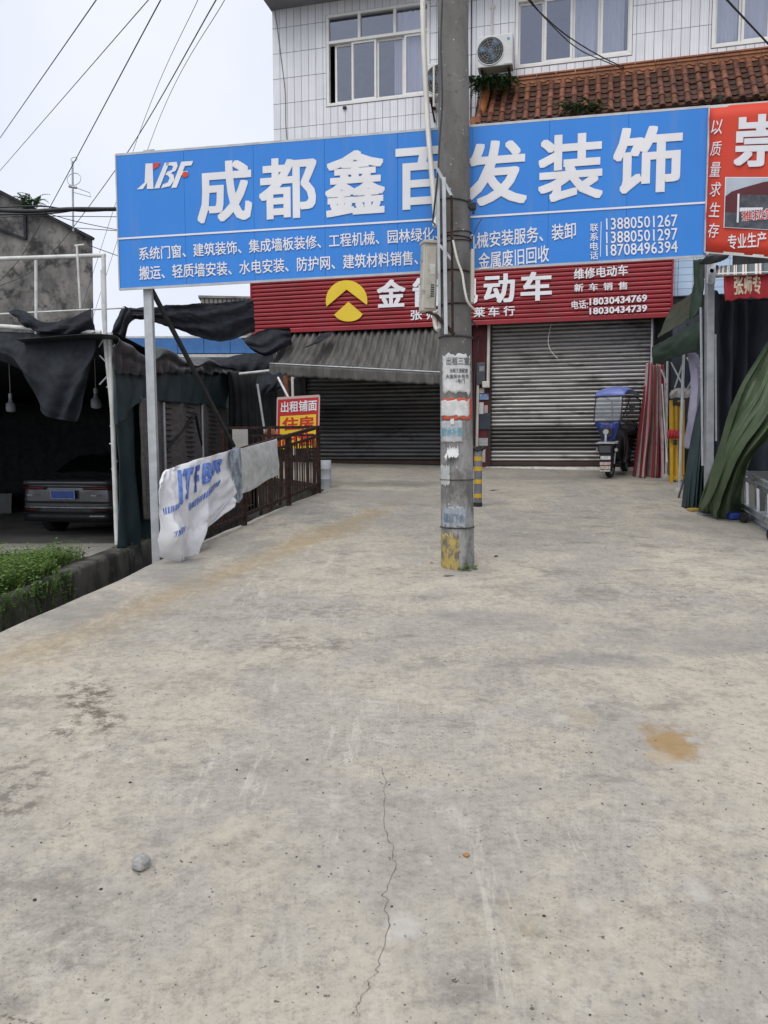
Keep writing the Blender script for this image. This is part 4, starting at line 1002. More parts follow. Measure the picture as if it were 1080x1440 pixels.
# ------------------------------------------------------------------ shade-net carport on the left
YF = 10.1
port = thing('carport', 'dark carport of shade net on white poles with a car parked inside', 'carport', (-6, YF, LOT))
zt_ = at(60, 466, YF).z
P_ = lambda x, y, Y=YF: at(x, y, Y)
def pbar(a, b, w, m='whitepaint', name='pole', par=port):
    mb = MB(); mb.tube([a, b], w/2, 8); return obj(name, mb, M[m], par)
xl = -13.5
ex = lambda a, b: b + (a-b)*((xl-b.x)/(a.x-b.x))          # run a rail on to the far corner, out of the frame
pbar(ex(P_(0,364), P_(148,359)), P_(148,359), .055, name='rail')
pbar(ex(P_(0,459), P_(142,468)), P_(142,468), .06, name='rail')
pbar(ex(P_(0,441), P_(160,433)), P_(175,433), .022, name='rail')
pbar(P_(50.5,366), P_(51,470), .042); pbar(P_(145.5,358), P_(148,475), .058); pbar(P_(108,345,9.95), P_(113,434,9.95), .028); pbar(P_(105,345.5,9.95), P_(118,344,9.95), .022)
fork = MB(); fork.tube([P_(144,380), P_(146,440), P_(150,500), P_(156,560), P_(159,600)], [.026,.03,.03,.028,.026], 8)
obj('forked_pole', fork, M['whitepaint'], port)
ps = MB(); ps.tube([P_(155,468), P_(157,540), P_(160,630), P_(162.5,700), L(165.5,771)+Vector((0,0,-.1))], [.034,.032,.034,.034,.036], 9); obj('corner_pole', ps, M['whitepaint'], port)
for a, b in (((139,488),(150,470)),((140,500),(152,512)),((156,492),(162,484)),((150,545),(163,536)),((155,600),(163,582)),((154,624),(162,625)),((157,660),(165,648)),((150,530),(140,541))):
    pbar(P_(*a), P_(*b), .022, 'galv2', 'wire_twist')
for x in (-8.6, -13.5): pbar(Vector((x, YF, LOT-.1)), Vector((x, YF, zt_)), .07)
zr0, zr1 = zt_-.02, zt_-.35
XS = XW-.16
roofc = [[Vector((x, y, zr0+(zr1-zr0)*(y-YF)/11+.03*nz(x, y)-.05*math.sin(x*1.7)**2)) for x in (-13.6,-11,-9,-7,-5,XS)] for y in (YF, 12.5, 15, 18, 21)]
sheet('roof_net', roofc, M['shade'], 50, 40, lambda u,v,p: Vector((0,0,.03*nz(p.x*2,p.y*2))), port)
mb = MB(); mb.box((-13.6,20.9,-.1),(XS-.0,21.0,zr1-.02)); obj('back_wall', mb, M['dark'], port)
for i in range(34):
    mb = MB(); mb.box((-13.5,20.86,LOT+.08*i),(XS-.1,20.9,LOT+.08*i+.055)); obj('back_slat', mb, M['dark'], port)
mb = MB(); mb.box((-13.7,YF+.1,-.1),(-13.6,21,zr0)); obj('side_wall', mb, M['dark'], port)
# inner cross wall, nearer: sheets behind the car
mb = MB(); rows = [[Vector((-13.5+ (XS+13.4)*j/80, 18.6+.03*math.sin(j*2.4), LOT+2.4*i/6)) for j in range(81)] for i in range(7)]; mb.grid(rows); obj('inner_curtain', mb, M['dark'], port, solid=.01)
# front drape hanging from the rail
dr_ = [[(-60,462,10.12),(0,466,10.12),(50,468,10.1),(100,470,10.08),(139,471,10.08)],
       [(-60,478,10.0),(2,484,10.02),(50,505,9.95),(95,520,9.98),(134,492,10.02)],
       [(-55,486,10.02),(8,497,9.98),(50,534,9.92),(92,548,9.95),(127,515,10.0)],
       [(-50,490,10.06),(20,512,10.0),(54,560,9.95),(86,575,9.97),(118,553,10.02)],
       [(-48,492,10.08),(34,524,10.05),(60,579,10.0),(84,590,10.0),(108,593,10.05)]]
tag(sheet('shade_drape', dr_, M['shade'], 60, 44, folds(.05, 4, 1.1, 11, .8, .2, .25)), 'torn black shade net drooping in a point from the front rail', 'shade net')
sc_ = [[(12,438,10.1),(30,436,10.08),(60,452,10.05),(90,450,10.05),(128,434,10.08)],[(18,444,10.06),(35,452,10.02),(62,464,10.0),(95,461,10.0),(130,450,10.04)],[(24,448,10.08),(40,462,10.06),(66,470,10.06),(98,470,10.06),(134,468,10.08)]]
tag(sheet('shade_scrap', sc_, M['shade'], 40, 16, folds(.04, 3, 1, 21)), 'scrap of black net slung between the two front rails of the carport', 'shade net')
# side wall along the ditch: dark green curtain, brown mesh, slack cover
SW = Frame((XS, YF, 0), (0,1,0), (0,0,1), (1,0,0))
SWp = lambda px, py, o=0: SW.P(*SW.uv(px, py, o), o)
cur = [[SWp(160,521,.03),SWp(175,523,.03),SWp(190,524,.03),SWp(206,525,.03),SWp(226,526,.03)],[SWp(162.5,640,.05),SWp(178,640,.05),SWp(192,640,.05),SWp(209,640,.05),SWp(229,640,.05)],[SWp(165,700,.06),SWp(180,700,.07),SWp(194,700,.07),SWp(209,700,.07),SWp(230,700,.06)],[SWp(167,771,.08),SWp(181,770,.10),SWp(195,768,.10),SWp(209,766,.10),SWp(226,762,.08)]]
tag(sheet('green_curtain', cur, M['greentarp'], 70, 40, lambda u,v,p: Vector((.05*math.sin(u*19+2.2*nz(v*1.2,u))*(.35+.65*v)+.02*nz(u*9,v*4),.02*nz(u*4,v*4),0))), 'dark green tarpaulin curtain hanging at the corner pole of the carport', 'curtain')
mb = MB(); mb.grid([[SW.P(.6+10.3*j/60, LOT-.2+(zr1+.1-LOT)*i/8, -.16+.03*math.sin(j*.9)+.02*nz(j*.3,i)) for j in range(61)] for i in range(9)]); obj('side_cover', mb, M['greentarp'], port, solid=.004)
M['mesh'] = mat('brown_mesh_screen', (.15,.135,.125), (.105,.095,.088), rough=.85, scale=5, stretch=(1,.8,3), dirt=((.06,.055,.052), 6, .55, .6), bump=.2, bscale=80)
mdisp = lambda k: (lambda u,v,p: Vector((.03*math.sin(u*k)+.012*nz(u*6,v*4),0,.012*nz(u*9,1))))
sheet('mesh_screen', [[SWp(195,558,.14),SWp(204,560,.15),SWp(214,561,.14)],[SWp(198,645,.16),SWp(206,645,.18),SWp(217,645,.16)],[SWp(202,731,.16),SWp(209,731,.18),SWp(219,728,.16)]], M['mesh'], 20, 30, mdisp(11), port)
sheet('mesh_screen', [[SWp(213,562,.10),SWp(255,566,.10),SWp(300,570,.10),SWp(340,576,.10)],[SWp(216,640,.10),SWp(257,630,.10),SWp(300,625,.10),SWp(340,620,.10)],[SWp(219,742,.10),SWp(260,712,.10),SWp(300,690,.10),SWp(340,672,.10)]], M['mesh'], 60, 30, mdisp(26), port)
for i in range(22):
    zz = .62+.085*i; mb = MB(); mb.bar(SW.P(1.8, zz, .085), SW.P(8.6, zz, .085), .014); obj('screen_slat', mb, M['dark'], port)
for a, b in (((230,566),(233,670)),((284,570),(286,660)),((330,574),(331,640))): mb = MB(); mb.tube([SWp(*a,.15), SWp(*b,.15)], .022, 8); obj('screen_post', mb, M['galv2'], port)
for a, b in (((234,632),(276,582)),((276,585),(284,628))): mb = MB(); mb.tube([SWp(*a,.13), SWp(*b,.13)], .02, 8); obj('screen_brace', mb, M['dark'], port)
top_ = ((156,471),(180,486),(205,502),(228,489),(250,503),(269,513),(286,504),(308,512),(332,519),(354,530)); hem_ = ((159,522),(180,526),(202,527),(226,525),(250,524),(271,523),(290,525),(312,527),(337,531),(358,540))
fl_ = [[SWp(x,y,.02)+Vector((-1.2,0,-.05)) for x,y in top_], [SWp(x,y,.02) for x,y in top_], [SWp((a+c)/2,(b+d)/2,.14) for (a,b),(c,d) in zip(top_,hem_)], [SWp(x,y,.17) for x,y in hem_]]
M['sheen'] = mat('black_coated_sheet', (.020,.022,.024), (.032,.034,.036), rough=.5, scale=4, bump=.15, bscale=50, dirt=((.055,.055,.055), 3, .6, .5), spec=.4)
tag(sheet('slack_cover', fl_, M['sheen'], 170, 34, lambda u,v,p: Vector((.03*nz(u*16,v*4)+.03*math.sin(u*120+3*nz(u*6,v))*max(0,v-.6)*2, .03*nz(u*12,v*5,3), .03*nz(u*14,v*3,7)+.022*math.sin(u*105)*max(0,v-.8)*4))), 'slack dark cover with scalloped hem lying along the side of the carport', 'tarpaulin')
low_ = ((162,600),(180,585),(198,564),(226,564),(250,566),(271,568),(290,570),(312,573),(345,580),(375,592))
tag(sheet('side_flap', [[SWp(x,y-3,.10) for x,y in hem_],[SWp((a+c)/2,(b+d)/2,.13) for (a,b),(c,d) in zip(hem_,low_)],[SWp(x,y,.15) for x,y in low_]], M['greentarp'], 120, 16, lambda u,v,p: Vector((.025*math.sin(u*75+4*nz(u*7,v)),0,.012*nz(u*20,1)*v))), 'dark green flap hanging below the scalloped hem above the brown mesh', 'tarpaulin')
# high shade net slung between the billboard post and the shop
hs_ = [[(171,433,12.2),(205,431.5,12.4),(260,428.5,13),(310,425,13.6),(356,421,14.4)],[(176,441,12.1),(207,441,12.3),(256,446,12.9),(310,451,13.5),(357,441,14.3)],[(186,449.5,12.2),(210,451,12.4),(250,464,12.9),(310,480,13.5),(359,466,14.4)]]
hsn = sheet('high_shade_net', hs_, M['shade'], 120, 40, lambda u,v,p: Vector((0,.035*math.sin(v*15+u*9+2.5*nz(u*5,v*3))+.02*nz(u*22,v*14),.02*nz(u*9,v*5)+.012*nz(u*30,v*18,2)))); tag(hsn, 'black net slung high between the carport and the red shop sign', 'shade net')
sheet('net_tail', [[(171,432,12.2),(180,433,12.15),(192,447,12.2)],[(164,448,12.1),(174,450,12),(182,456,12.1)],[(157,464,12),(168,470,11.95),(178,474,12)],[(152,474,12),(165,482,11.95),(177,484,12)]], M['shade'], 30, 30, lambda u,v,p: Vector((0,.05*math.sin(u*16+3*v+2*nz(u*4,v*3)),.01*nz(u*9,v*9))), hsn)
hk = [[(340,476,14.6),(356,470,14.7),(380,462,14.9),(408,462,15)],[(348,486,14.4),(366,490,14.4),(390,479,14.6),(410,474,15)],[(357,494,14.4),(376,501,14.4),(396,492,14.6),(410,484,15)]]
tag(sheet('net_loop', hk, M['shade'], 50, 30, lambda u,v,p: Vector((0,.05*math.sin(v*16+2*nz(u*3,v*2)),.015*nz(u*12,v*9)))), 'dark loop of net bunched under the end of the red shop sign', 'shade net')
ck = [[(300,508,16.2),(330,500,16.1),(360,496,16.0),(384,494,15.9)],[(306,514,16.0),(332,512,15.9),(360,510,15.8),(384,508,15.7)],[(318,519,16.0),(338,522,15.9),(360,523,15.8),(384,523,15.7)]]
tag(sheet('gap_awning', ck, M['shade'], 40, 16, folds(.03,4,1,35)), 'black slack net roof in the gap between carport and shaded shutter', 'shade net')
ck = [[(318,522,16.6),(345,522,16.5),(378,522,16.4),(432,516,15.75)],[(322,580,16.5),(350,580,16.4),(384,580,16.3),(432,580,15.72)],[(318,650,16.5),(350,655,16.4),(384,660,16.3),(432,660,15.72)]]
tag(sheet('gap_dark_sheet', ck, M['dark'], 60, 24, folds(.03,9,.2,35)), 'flat black sheet put in as dark background between carport and shaded shutter', 'curtain')  # flat black sheet put in as the gap's dark background
mb = MB(); mb.tube([at(337,526,15.6), at(384,521,15.3)], .03, 8); tag(obj('gap_rail', mb, M['whitepaint']), 'pale horizontal rail under the slack net in the gap', 'rail')
ck = [[(362,527,14.6),(382,524,14.5),(404,524,14.4)],[(360,545,14.4),(380,540,14.3),(400,541,14.3)],[(364,560,14.4),(378,552,14.3),(388,549,14.4)]]
tag(sheet('gap_rag', ck, M['shade'], 34, 24, folds(.05,3,.8,36)), 'torn black rag in the gap left of the awning arm', 'rag')
def pole1(a, b, w, m, name, label, cat='pole', group=None):
    mb = MB(); mb.tube([at(*a), at(*b)], w/2, 9); return tag(obj(name, mb, M[m]), label, cat, group)
M['rustpipe'] = mat('rust_orange_pipe', (.24,.085,.035), (.14,.05,.025), rough=.8, scale=9)
pole1((362,540,14.2),(373,612,14.2),.045,'galv2','prop_pole','grey prop pole leaning in the dark gap by the rent board')
pole1((401,528,13.9),(409,625,14.0),.09,'rustpipe','rusty_pipe','rust orange pipe standing behind the rent board','pipe')
pole1((411,530,14.2),(414,640,14.2),.05,'pvc','thin_pipe','thin pale pipe beside the rusty one','pipe')
pole1((391,531,13.2),(406,560,12.9),.04,'whitepaint','prop_rod','short white rod slanting from the awning to the rent board','rod')
# far blue-fasciaed shed and concrete parapet, old gable
blue_shed = thing('far_shed', 'far shed with blue fascia seen under the black net', 'shed', (-7, 24, .3))
bf = Frame(at(176,497,24), (1,.0,0), (0,0,1)); mpp = 24/FPX
for i in range(5):
    a = bf.uv(176+37*i,490)[0]; mb = MB(); mb.box((a,-.1,0),(a+36*mpp,.0,21*mpp),bf); obj('fascia_panel', mb, mat('blue_fascia', (.06,.19,.46), (.05,.16,.40), rough=.45), blue_shed, bevel=.01)
mb = MB(); mb.box((0,-6,-3.5),(186*mpp,-.05,-.02),bf); obj('wall', mb, mat('pale_shed_wall', (.42,.42,.42), (.32,.32,.32), rough=.8), blue_shed)
mb = MB(); mb.box((0,-6,21*mpp),(186*mpp,-.0,23.5*mpp),bf); mb.box((0,.0,-6*mpp),(186*mpp,.12,-2*mpp),bf); obj('trim', mb, M['whitepaint'], blue_shed)
par = thing('far_building', 'far flat roofed concrete building with a streaked parapet behind the red sign', 'building', at(330,470,34))
pf = Frame(at(283,438,34), (1,.12,0), (0,0,1)); mpp = 34/FPX
mb = MB(); mb.box((0,-8,-6),(120*mpp,0,18*mpp),pf); obj('wall', mb, M['concrete'], par)
for i in range(20): mb = MB(); mb.box((i*6*mpp,0,2*mpp),((i*6+4.4)*mpp,.08,20*mpp),pf); obj('parapet_rib', mb, M['concrete'], par)
mb = MB(); mb.box((-.1,-8,18*mpp),(120*mpp,.14,21*mpp),pf); obj('coping', mb, M['concrete'], par)
old = thing('old_building', 'old windowless building with a stained black and grey gable', 'building', at(60,480,30))
ga = [at(-160,190,30), at(0,268,30), at(130,336,30), at(134,640,30), at(-160,640,30)]
mb = MB(); mb.poly(ga, 12, Vector((-.45,.9,0)).normalized()); obj('gable_wall', mb, M['plaster_dark'], old)
mb = MB(); mb.bar(at(-160,189,29.95), at(131,335.5,29.95), .25, .10); obj('roof_edge', mb, M['dark'], old)
mb = MB(); mb.bar(at(35,290,29.95), at(36,336,29.95), .1); mb.bar(at(-10,318,29.95), at(36,336,29.95), .08); obj('wall_pipe', mb, M['dark'], old)
mast = thing('tv_antenna', 'thin rusty aerial mast with wire loops above the old gable', 'antenna', at(103,330,29))
mb = MB(); mb.tube([at(103,325,29), at(102,228,29)], .035, 6); obj('mast', mb, M['galv'], mast)
for c_, r_ in (((104,224,29),.11),((104,252,29),.25)):
    mb = MB(); c0 = at(*c_); mb.tube([c0+Vector((math.cos(k*.314)*r_,.1*math.sin(k*.314),math.sin(k*.314)*r_)) for k in range(21)], .014, 5, cap=False); obj('loop', mb, M['galv'], mast)
mb = MB(); mb.tube([at(101,270,29), at(128,277,29), at(126,271,29), at(104,263,29)], .014, 5); mb.tube([at(97,262,29), at(108,264,29)], .05, 6); obj('arm', mb, M['galv'], mast)
rng = random.Random(5)
fern(at(44,292,29.6), 'dry grassy plant growing on top of the old gable', 40, .25, name='roof_plant', sc=2.4, seed=9, down=-.5)
# lamps and board in the carport
for (x, y, Y, lb) in ((135,562,11.2,'unlit lamp hanging near the corner pole in the carport'), (15,568,12.2,'unlit lamp hanging by the outer bay of the carport')):
    c0 = at(x, y, Y); t = thing('hanging_lamp', lb, 'lamp', c0, 'unlit lamps in the carport')
    mb = MB(); mb.tube([c0+Vector((0,0,.06)), Vector((c0.x, c0.y, zt_-.1))], .006, 5); obj('cord', mb, M['galv2'], t)
    mb = MB(); mb.tube([c0+Vector((0,0,q)) for q in (.10,.06,.03,.0,-.09,-.12,-.13)], [.02,.03,.035,.07,.075,.06,.01], 14); obj('bulb', mb, mat('milky_lamp', (.34,.35,.38), rough=.4), t)
    mb = MB(); mb.tube([c0+Vector((0,0,.16)), c0+Vector((0,0,.09))], .03, 10); obj('socket', mb, M['galv2'], t)
q = L(8,722,.1); bdf = Frame(q, (1,.1,0), (0,.12,1)); mb = MB(); mb.box((-.6,-.02,0),(.13,.01,.47),bdf); o = obj('grey_board', mb, mat('grey_board', (.26,.26,.26), (.2,.2,.2), rough=.6), bevel=.005); tag(o, 'plain grey board propped on the yard floor inside the carport', 'board')

# ------------------------------------------------------------------ parked car
fw = Vector((.20,.980,0)).normalized(); rt_ = Vector((fw.y,-fw.x,0))
CB = at(92, 692, 13.0); CB.z = LOT-.20
CP = lambda s, l, z: CB + fw*s + rt_*l + Vector((0,0,z))
car = thing('parked_car', 'dark grey car with blue number plate parked tail outward in the carport', 'car', CB)
M['carpaint'] = mat('dark_grey_car_paint', (.13,.135,.14), (.12,.125,.13), rough=.18, scale=1, metal=.5, spec=.6)
M['cardark'] = mat('car_black_trim', (.014,.014,.016), rough=.45)
M['carglass'] = mat('car_window', (.01,.011,.013), rough=.06, spec=.7)
secs = [(-.02,.72,.46,.86,.90,.58),(.02,.81,.36,.90,.965,.70),(.12,.885,.30,.93,1.0,.75),(.45,.92,.26,.95,1.04,.76),(.75,.925,.24,.96,1.13,.72),(1.3,.93,.22,.96,1.38,.62),(1.9,.93,.20,.96,1.46,.60),(2.6,.93,.20,.95,1.46,.60),(3.1,.93,.20,.94,1.32,.62),(3.6,.92,.20,.93,1.0,.70),(4.3,.90,.22,.84,.89,.70),(4.65,.80,.26,.74,.78,.6),(4.75,.6,.36,.62,.66,.45)]
def prof(s,w,zb,ze,zt,wt):
    h = [(0,zb),(.7*w,zb),(.95*w,zb+.11),(w,.55 if zb < .5 else zb+.1),(.985*w,ze-.13),(.94*w,ze),(wt,zt-.035),(.5*wt,zt),(0,zt+.008)]
    full = h + [(-l,z) for l,z in h[-2:0:-1]]
    return [CP(s,l,z) for l,z in full]
mb = MB(); rings = [prof(*q) for q in secs]; n = len(rings[0]); vs = [p for r in rings for p in r]
fs = [(i*n+j, i*n+(j+1)%n, (i+1)*n+(j+1)%n, (i+1)*n+j) for i in range(len(rings)-1) for j in range(n)]
fs += [tuple(range(n-1,-1,-1)), tuple((len(rings)-1)*n+j for j in range(n))]
mb.add(vs, fs, True); obj('body', mb, M['carpaint'], car, sub=2)
def rearx(l):
    l = abs(l); k = [(0,-.045),(.5,-.043),(.66,-.03),(.76,.0),(.83,.05),(.875,.13),(.90,.30),(.915,.45)]
    for (a,b),(c,d) in zip(k[:-1],k[1:]):
        if l <= c: return b+(d-b)*(l-a)/(c-a)
    return k[-1][1]
def rearstrip(l0,l1,z0,z1,out,m,name,n=24,tilt=.0,par=car,taper=0):
    mb = MB(); A,B,C,D = [],[],[],[]
    for j in range(n+1):
        l = l0+(l1-l0)*j/n; s = rearx(l)-out; k = taper*(abs(l)/.88)**2
        A.append(CP(s+.04,l,z0)); B.append(CP(s,l,z0+.006)); C.append(CP(s+tilt,l,z1-.006-k)); D.append(CP(s+.04,l,z1-k))
    mb.grid([A,B,C,D]); return obj(name, mb, m, par)
rearstrip(-.90,.90,.90,.975,.03,M['carpaint'],'tail_spoiler',tilt=-.0)
M['lamp'] = mat('tail_lamp_red', (.10,.012,.012), (.06,.01,.01), rough=.2)
rearstrip(-.895,-.36,.815,.875,.012,M['lamp'],'tail_light'); rearstrip(.36,.905,.815,.875,.012,M['lamp'],'tail_light')
rearstrip(-.36,.36,.85,.876,.012,M['cardark'],'lamp_bar')
rearstrip(-.80,.80,.585,.62,.012,M['cardark'],'lower_crease')
rearstrip(-.86,.86,.50,.535,.022,mat('satin_chrome', (.42,.43,.45), rough=.3, metal=.8),'chrome_strip')
rearstrip(-.90,.90,.27,.44,.02,M['cardark'],'lower_bumper')
rearstrip(.52,.80,.46,.49,.024,M['lamp'],'reflector'); rearstrip(-.80,-.52,.46,.49,.024,M['lamp'],'reflector')
rearstrip(.48,.74,.35,.40,.026,mat('exhaust_trim', (.3,.3,.31), rough=.3, metal=.7),'exhaust_trim')
cf = Frame(CP(-.085,0,.66), rt_, (0,0,1)); mb = MB(); mb.box((-.23,-.03,0),(.23,.0,.15),cf); pt_ = obj('number_plate', mb, mat('blue_plate', (.04,.10,.38), rough=.35), car, bevel=.006)
mb = MB()
for a,b,c,d in ((-.222,.004,.222,.009),(-.222,.141,.222,.146),(-.222,.009,-.217,.141),(.217,.009,.222,.141)): mb.box((a,.0,b),(c,.0015,d),cf)
obj('plate_border', mb, M['white_print'], pt_)
for l in (-.60, .60): mb = MB(); mb.box((l-.05,.02,.06),(l+.05,.03,.075),cf); obj('badge', mb, M['galv'], car)
rw = MB(); rw.grid([[CP(s,l*w,z) for l in (-1,-.5,0,.5,1)] for s,w,z in ((.62,.60,1.095),(.95,.60,1.245),(1.28,.56,1.385))]); obj('rear_window', rw, M['carglass'], car)
for sd_ in (-1,1):
    mb = MB(); mb.grid([[CP(s,sd_*(.925*.955),.975) for s in (1.0,1.7,2.6,3.3)],[CP(s,sd_*l,z) for s,l,z in ((1.3,.665,1.31),(1.8,.645,1.40),(2.5,.645,1.40),(2.95,.655,1.32))]]); obj('side_window', mb, M['carglass'], car)
    for s in (.90, 3.62):
        mb = MB(); mb.tube([CP(s, sd_*l, .335) for l in (.70,.705,.72,.90,.915,.92)], [.22,.31,.335,.335,.31,.22], 28); wl = obj('wheel', mb, M['blackrubber'], car)
        mb = MB(); mb.disc(CP(s, sd_*.915, .335), rt_, .22, .02, 24); obj('rim', mb, M['galv'], wl)

# ------------------------------------------------------------------ railing along the driveway edge, with washing on it
a0, a1 = G(229,788), G(449,692)
FN = Frame(a0, Vector((a1.x-a0.x, a1.y-a0.y, a1.z-a0.z)), (0,0,1)); FL = (a1-a0).length
if FN.N.x < 0: FN.N = -FN.N
ftop = lambda u: .80+.16*u/FL
rail = thing('railing', 'rusty iron railing along the driveway edge with washing hung on it', 'railing', a0)
def rbar(u0,v0,u1,v1,w,name,par=rail,fr=FN,m='rust',h=None): mb = MB(); mb.bar(fr.P(u0,v0), fr.P(u1,v1), w, h); return obj(name, mb, M[m], par)
rbar(.2,ftop(.2),FL,ftop(FL),.045,'top_rail'); rbar(.2,ftop(.2)-.11,FL,ftop(FL)-.13,.03,'rail'); rbar(.2,.10,FL,.13,.035,'rail')
for u in (.30, FL*.40, FL*.72, FL-.02): rbar(u,-.1,u,ftop(u)+.01,.06,'rail_post')
nb_ = 46
for i in range(1, nb_):
    u = .25+(FL-.25)*i/nb_; mb = MB(); mb.bar(FN.P(u+random.uniform(-.008,.008),.11), FN.P(u,ftop(u)-.12), .015); obj('bar', mb, M['rust'], rail)
b1 = at(312, 607, 11.9); b1.z = a1.z
FN2 = Frame(b1, Vector((a1.x-b1.x,a1.y-b1.y,0)), (0,0,1)); L2 = (a1-b1).length
rail2 = thing('railing', 'shorter rusty railing across the far end of the ditch behind the washing', 'railing', b1)
rbar(0,.96,L2,.96,.04,'top_rail',rail2,FN2); rbar(0,.84,L2,.84,.03,'rail',rail2,FN2); rbar(0,.10,L2,.10,.03,'rail',rail2,FN2)
for u in (.02,L2*.5): rbar(u,-.3,u,.97,.05,'rail_post',rail2,FN2)
for i in range(1,18): u = L2*i/18; rbar(u,.10,u,.86,.02,'bar',rail2,FN2)
fp = lambda x, y, o: FN.P(*FN.uv(x, y, o), o)
M['bannercloth'] = mat('white_banner_cloth', (.80,.80,.82), (.72,.72,.75), rough=.75, scale=5, trans=.12, dirt=((.42,.40,.37), 4, .60, .45))
def banner_mat():                       # white fabric with faded blue print fixed in its own cloth coordinates
    t = NT('printed_banner_cloth'); c = t.mix(t.ramp(t.noise(5,6), .35, .65), (.74,.74,.76), (.66,.66,.69))
    c = t.mix(t.ramp(t.noise(4,7), .58,.78,0,.4), c, (.42,.40,.37)); return t.fin(c, .75)
bc = [[fp(232,663,.02),fp(245,657,.03),fp(270,648,.03),fp(300,640,.03),fp(331,631,.03)],
      [fp(226,676,.14),fp(240,680,.10),fp(271,676,.08),fp(300,668,.07),fp(331,655,.06)],
      [fp(224,690,.16),fp(243,705,.16),fp(273,706,.12),fp(300,694,.10),fp(330,678,.08)],
      [fp(229,728,.14),fp(246,735,.22),fp(273,736,.16),fp(299,718,.12),fp(330,694,.09)],
      [fp(229,760,.12),fp(248,765,.22),fp(271,758,.20),fp(297,733,.13),fp(329,703,.10)],
      [fp(229,782,.09),fp(250,790,.16),fp(275,792,.18),fp(280,760,.12),fp(330,709,.10)]]
def BD(u, v): return FN.N*((.012+.05*v*(1-.6*u))*(1-2*abs(math.sin(u*8.5+1.3*v+1.2*nz(u*3,v*2)))**.9)*.8+.022*nz(u*13,v*8)+.012*abs(nz(u*22,v*15,4))+.025*nz(u*5,v*5,8))
bn = sheet('white_banner', bc, M['bannercloth'], 90, 70, lambda u,v,p: BD(u,v))
tag(bn, 'large white printed cloth draped over the near end of the railing down to the ground', 'cloth')
bcp = [[q for q in r] for r in bc]; bdisp = lambda u,v,p: BD(u,v)
def clothpt(u, v, lift=.006):
    u = min(max(u,0),1); v = min(max(v,0),1)
    col = [cr1(r, u) for r in bcp]; p = cr1(col, v); return p + bdisp(u,v,p) + FN.N*(lift+.006)
def clothtext(body, u0, u1, v0, v1, m, w=.02, skew=0, shear=0.2):
    vs, fs = glyphmesh(body, w, shear, 4); x0,x1 = min(q[0] for q in vs),max(q[0] for q in vs); y0,y1 = min(q[1] for q in vs),max(q[1] for q in vs)
    mb = MB(); mb.add([clothpt(u0+(u1-u0)*(x-x0)/(x1-x0), v1+(v0-v1)*(y-y0)/(y1-y0)+skew*(x-x0)/(x1-x0), .006+l*.0001) for x,y,l in vs], fs); obj('lettering', mb, m, bn)
M['fadedblue'] = mat('faded_blue_print', (.05,.13,.50), (.17,.27,.60), rough=.7, scale=16)
for i_, ch_c in enumerate('ITFBR'): clothtext(ch_c, (.30,.37,.49,.60,.71)[i_], (.355,.48,.585,.70,.84)[i_], .07, .42-.055*i_, M['fadedblue'], .05)
clothtext('IIIIIIIIIIIIIII', .42, .82, .41, .47, M['fadedblue'], .02, -.13)
clothtext('IIIIIIII', .10, .30, .52, .57, M['fadedblue'], .015, -.12); clothtext('IIIIIII', .14, .34, .70, .75, M['fadedblue'], .015, -.08)
jc = [[fp(324,633,.05),fp(331,631,.06),fp(338,629,.05)],[fp(325,650,.09),fp(332,655,.10),fp(339,650,.08)],[fp(328,680,.09),fp(335,685,.10),fp(341,678,.08)],[fp(330,706,.08),fp(336,707,.09),fp(341,700,.07)]]
tag(sheet('small_cloth', jc, mat('pale_denim', (.36,.42,.48), (.14,.16,.19), rough=.85, scale=9), 20, 24, folds(.02,2,.5,51)), 'narrow crumpled pale blue garment squeezed between the white cloth and the grey towel', 'garment')
tc_ = [[fp(333,632,.04),fp(352,627,.04),fp(372,622,.04),fp(389,617,.04)],[fp(334,655,.08),fp(353,650,.08),fp(372,645,.08),fp(391,640,.07)],[fp(336,678,.08),fp(354,672,.09),fp(374,664,.08),fp(393,656,.07)],[fp(341,694,.08),fp(356,688,.08),fp(376,675,.08),fp(391,668,.07)]]
tag(sheet('towel', tc_, mat('grey_dirty_towel', (.58,.58,.56), (.44,.445,.43), rough=.95, scale=9, bump=.5, bscale=60, dirt=((.25,.25,.24), 11, .54, .6)), 40, 30, folds(.018,3,.4,53)), 'stained grey towel hanging on the railing beside the rent board', 'towel')
qb = Frame(at(329,634,11.5),(1,0,0),(0,0,1)); mb = MB(); mb.box((-.02,-.02,-.05),(.21,.0,.32),qb); tag(obj('white_crate_board', mb, mat('dull_white_board', (.42,.41,.39), (.33,.32,.3), rough=.8)), 'small dull white board behind the washing at the far railing', 'board')
qb = Frame(at(370,632,11.7),(1,.3,0),(0,.1,1)); mb = MB(); mb.poly([qb.P(0,0),qb.P(.20,.02),qb.P(.22,.22),qb.P(.15,.33),qb.P(.05,.32),qb.P(-.02,.2)], .12, (0,1,0)); tag(obj('orange_bag', mb, mat('faded_orange_plastic', (.40,.14,.08), (.28,.09,.05), rough=.6), bevel=.03), 'faded orange plastic bag at the far railing beside the rent board', 'bag')
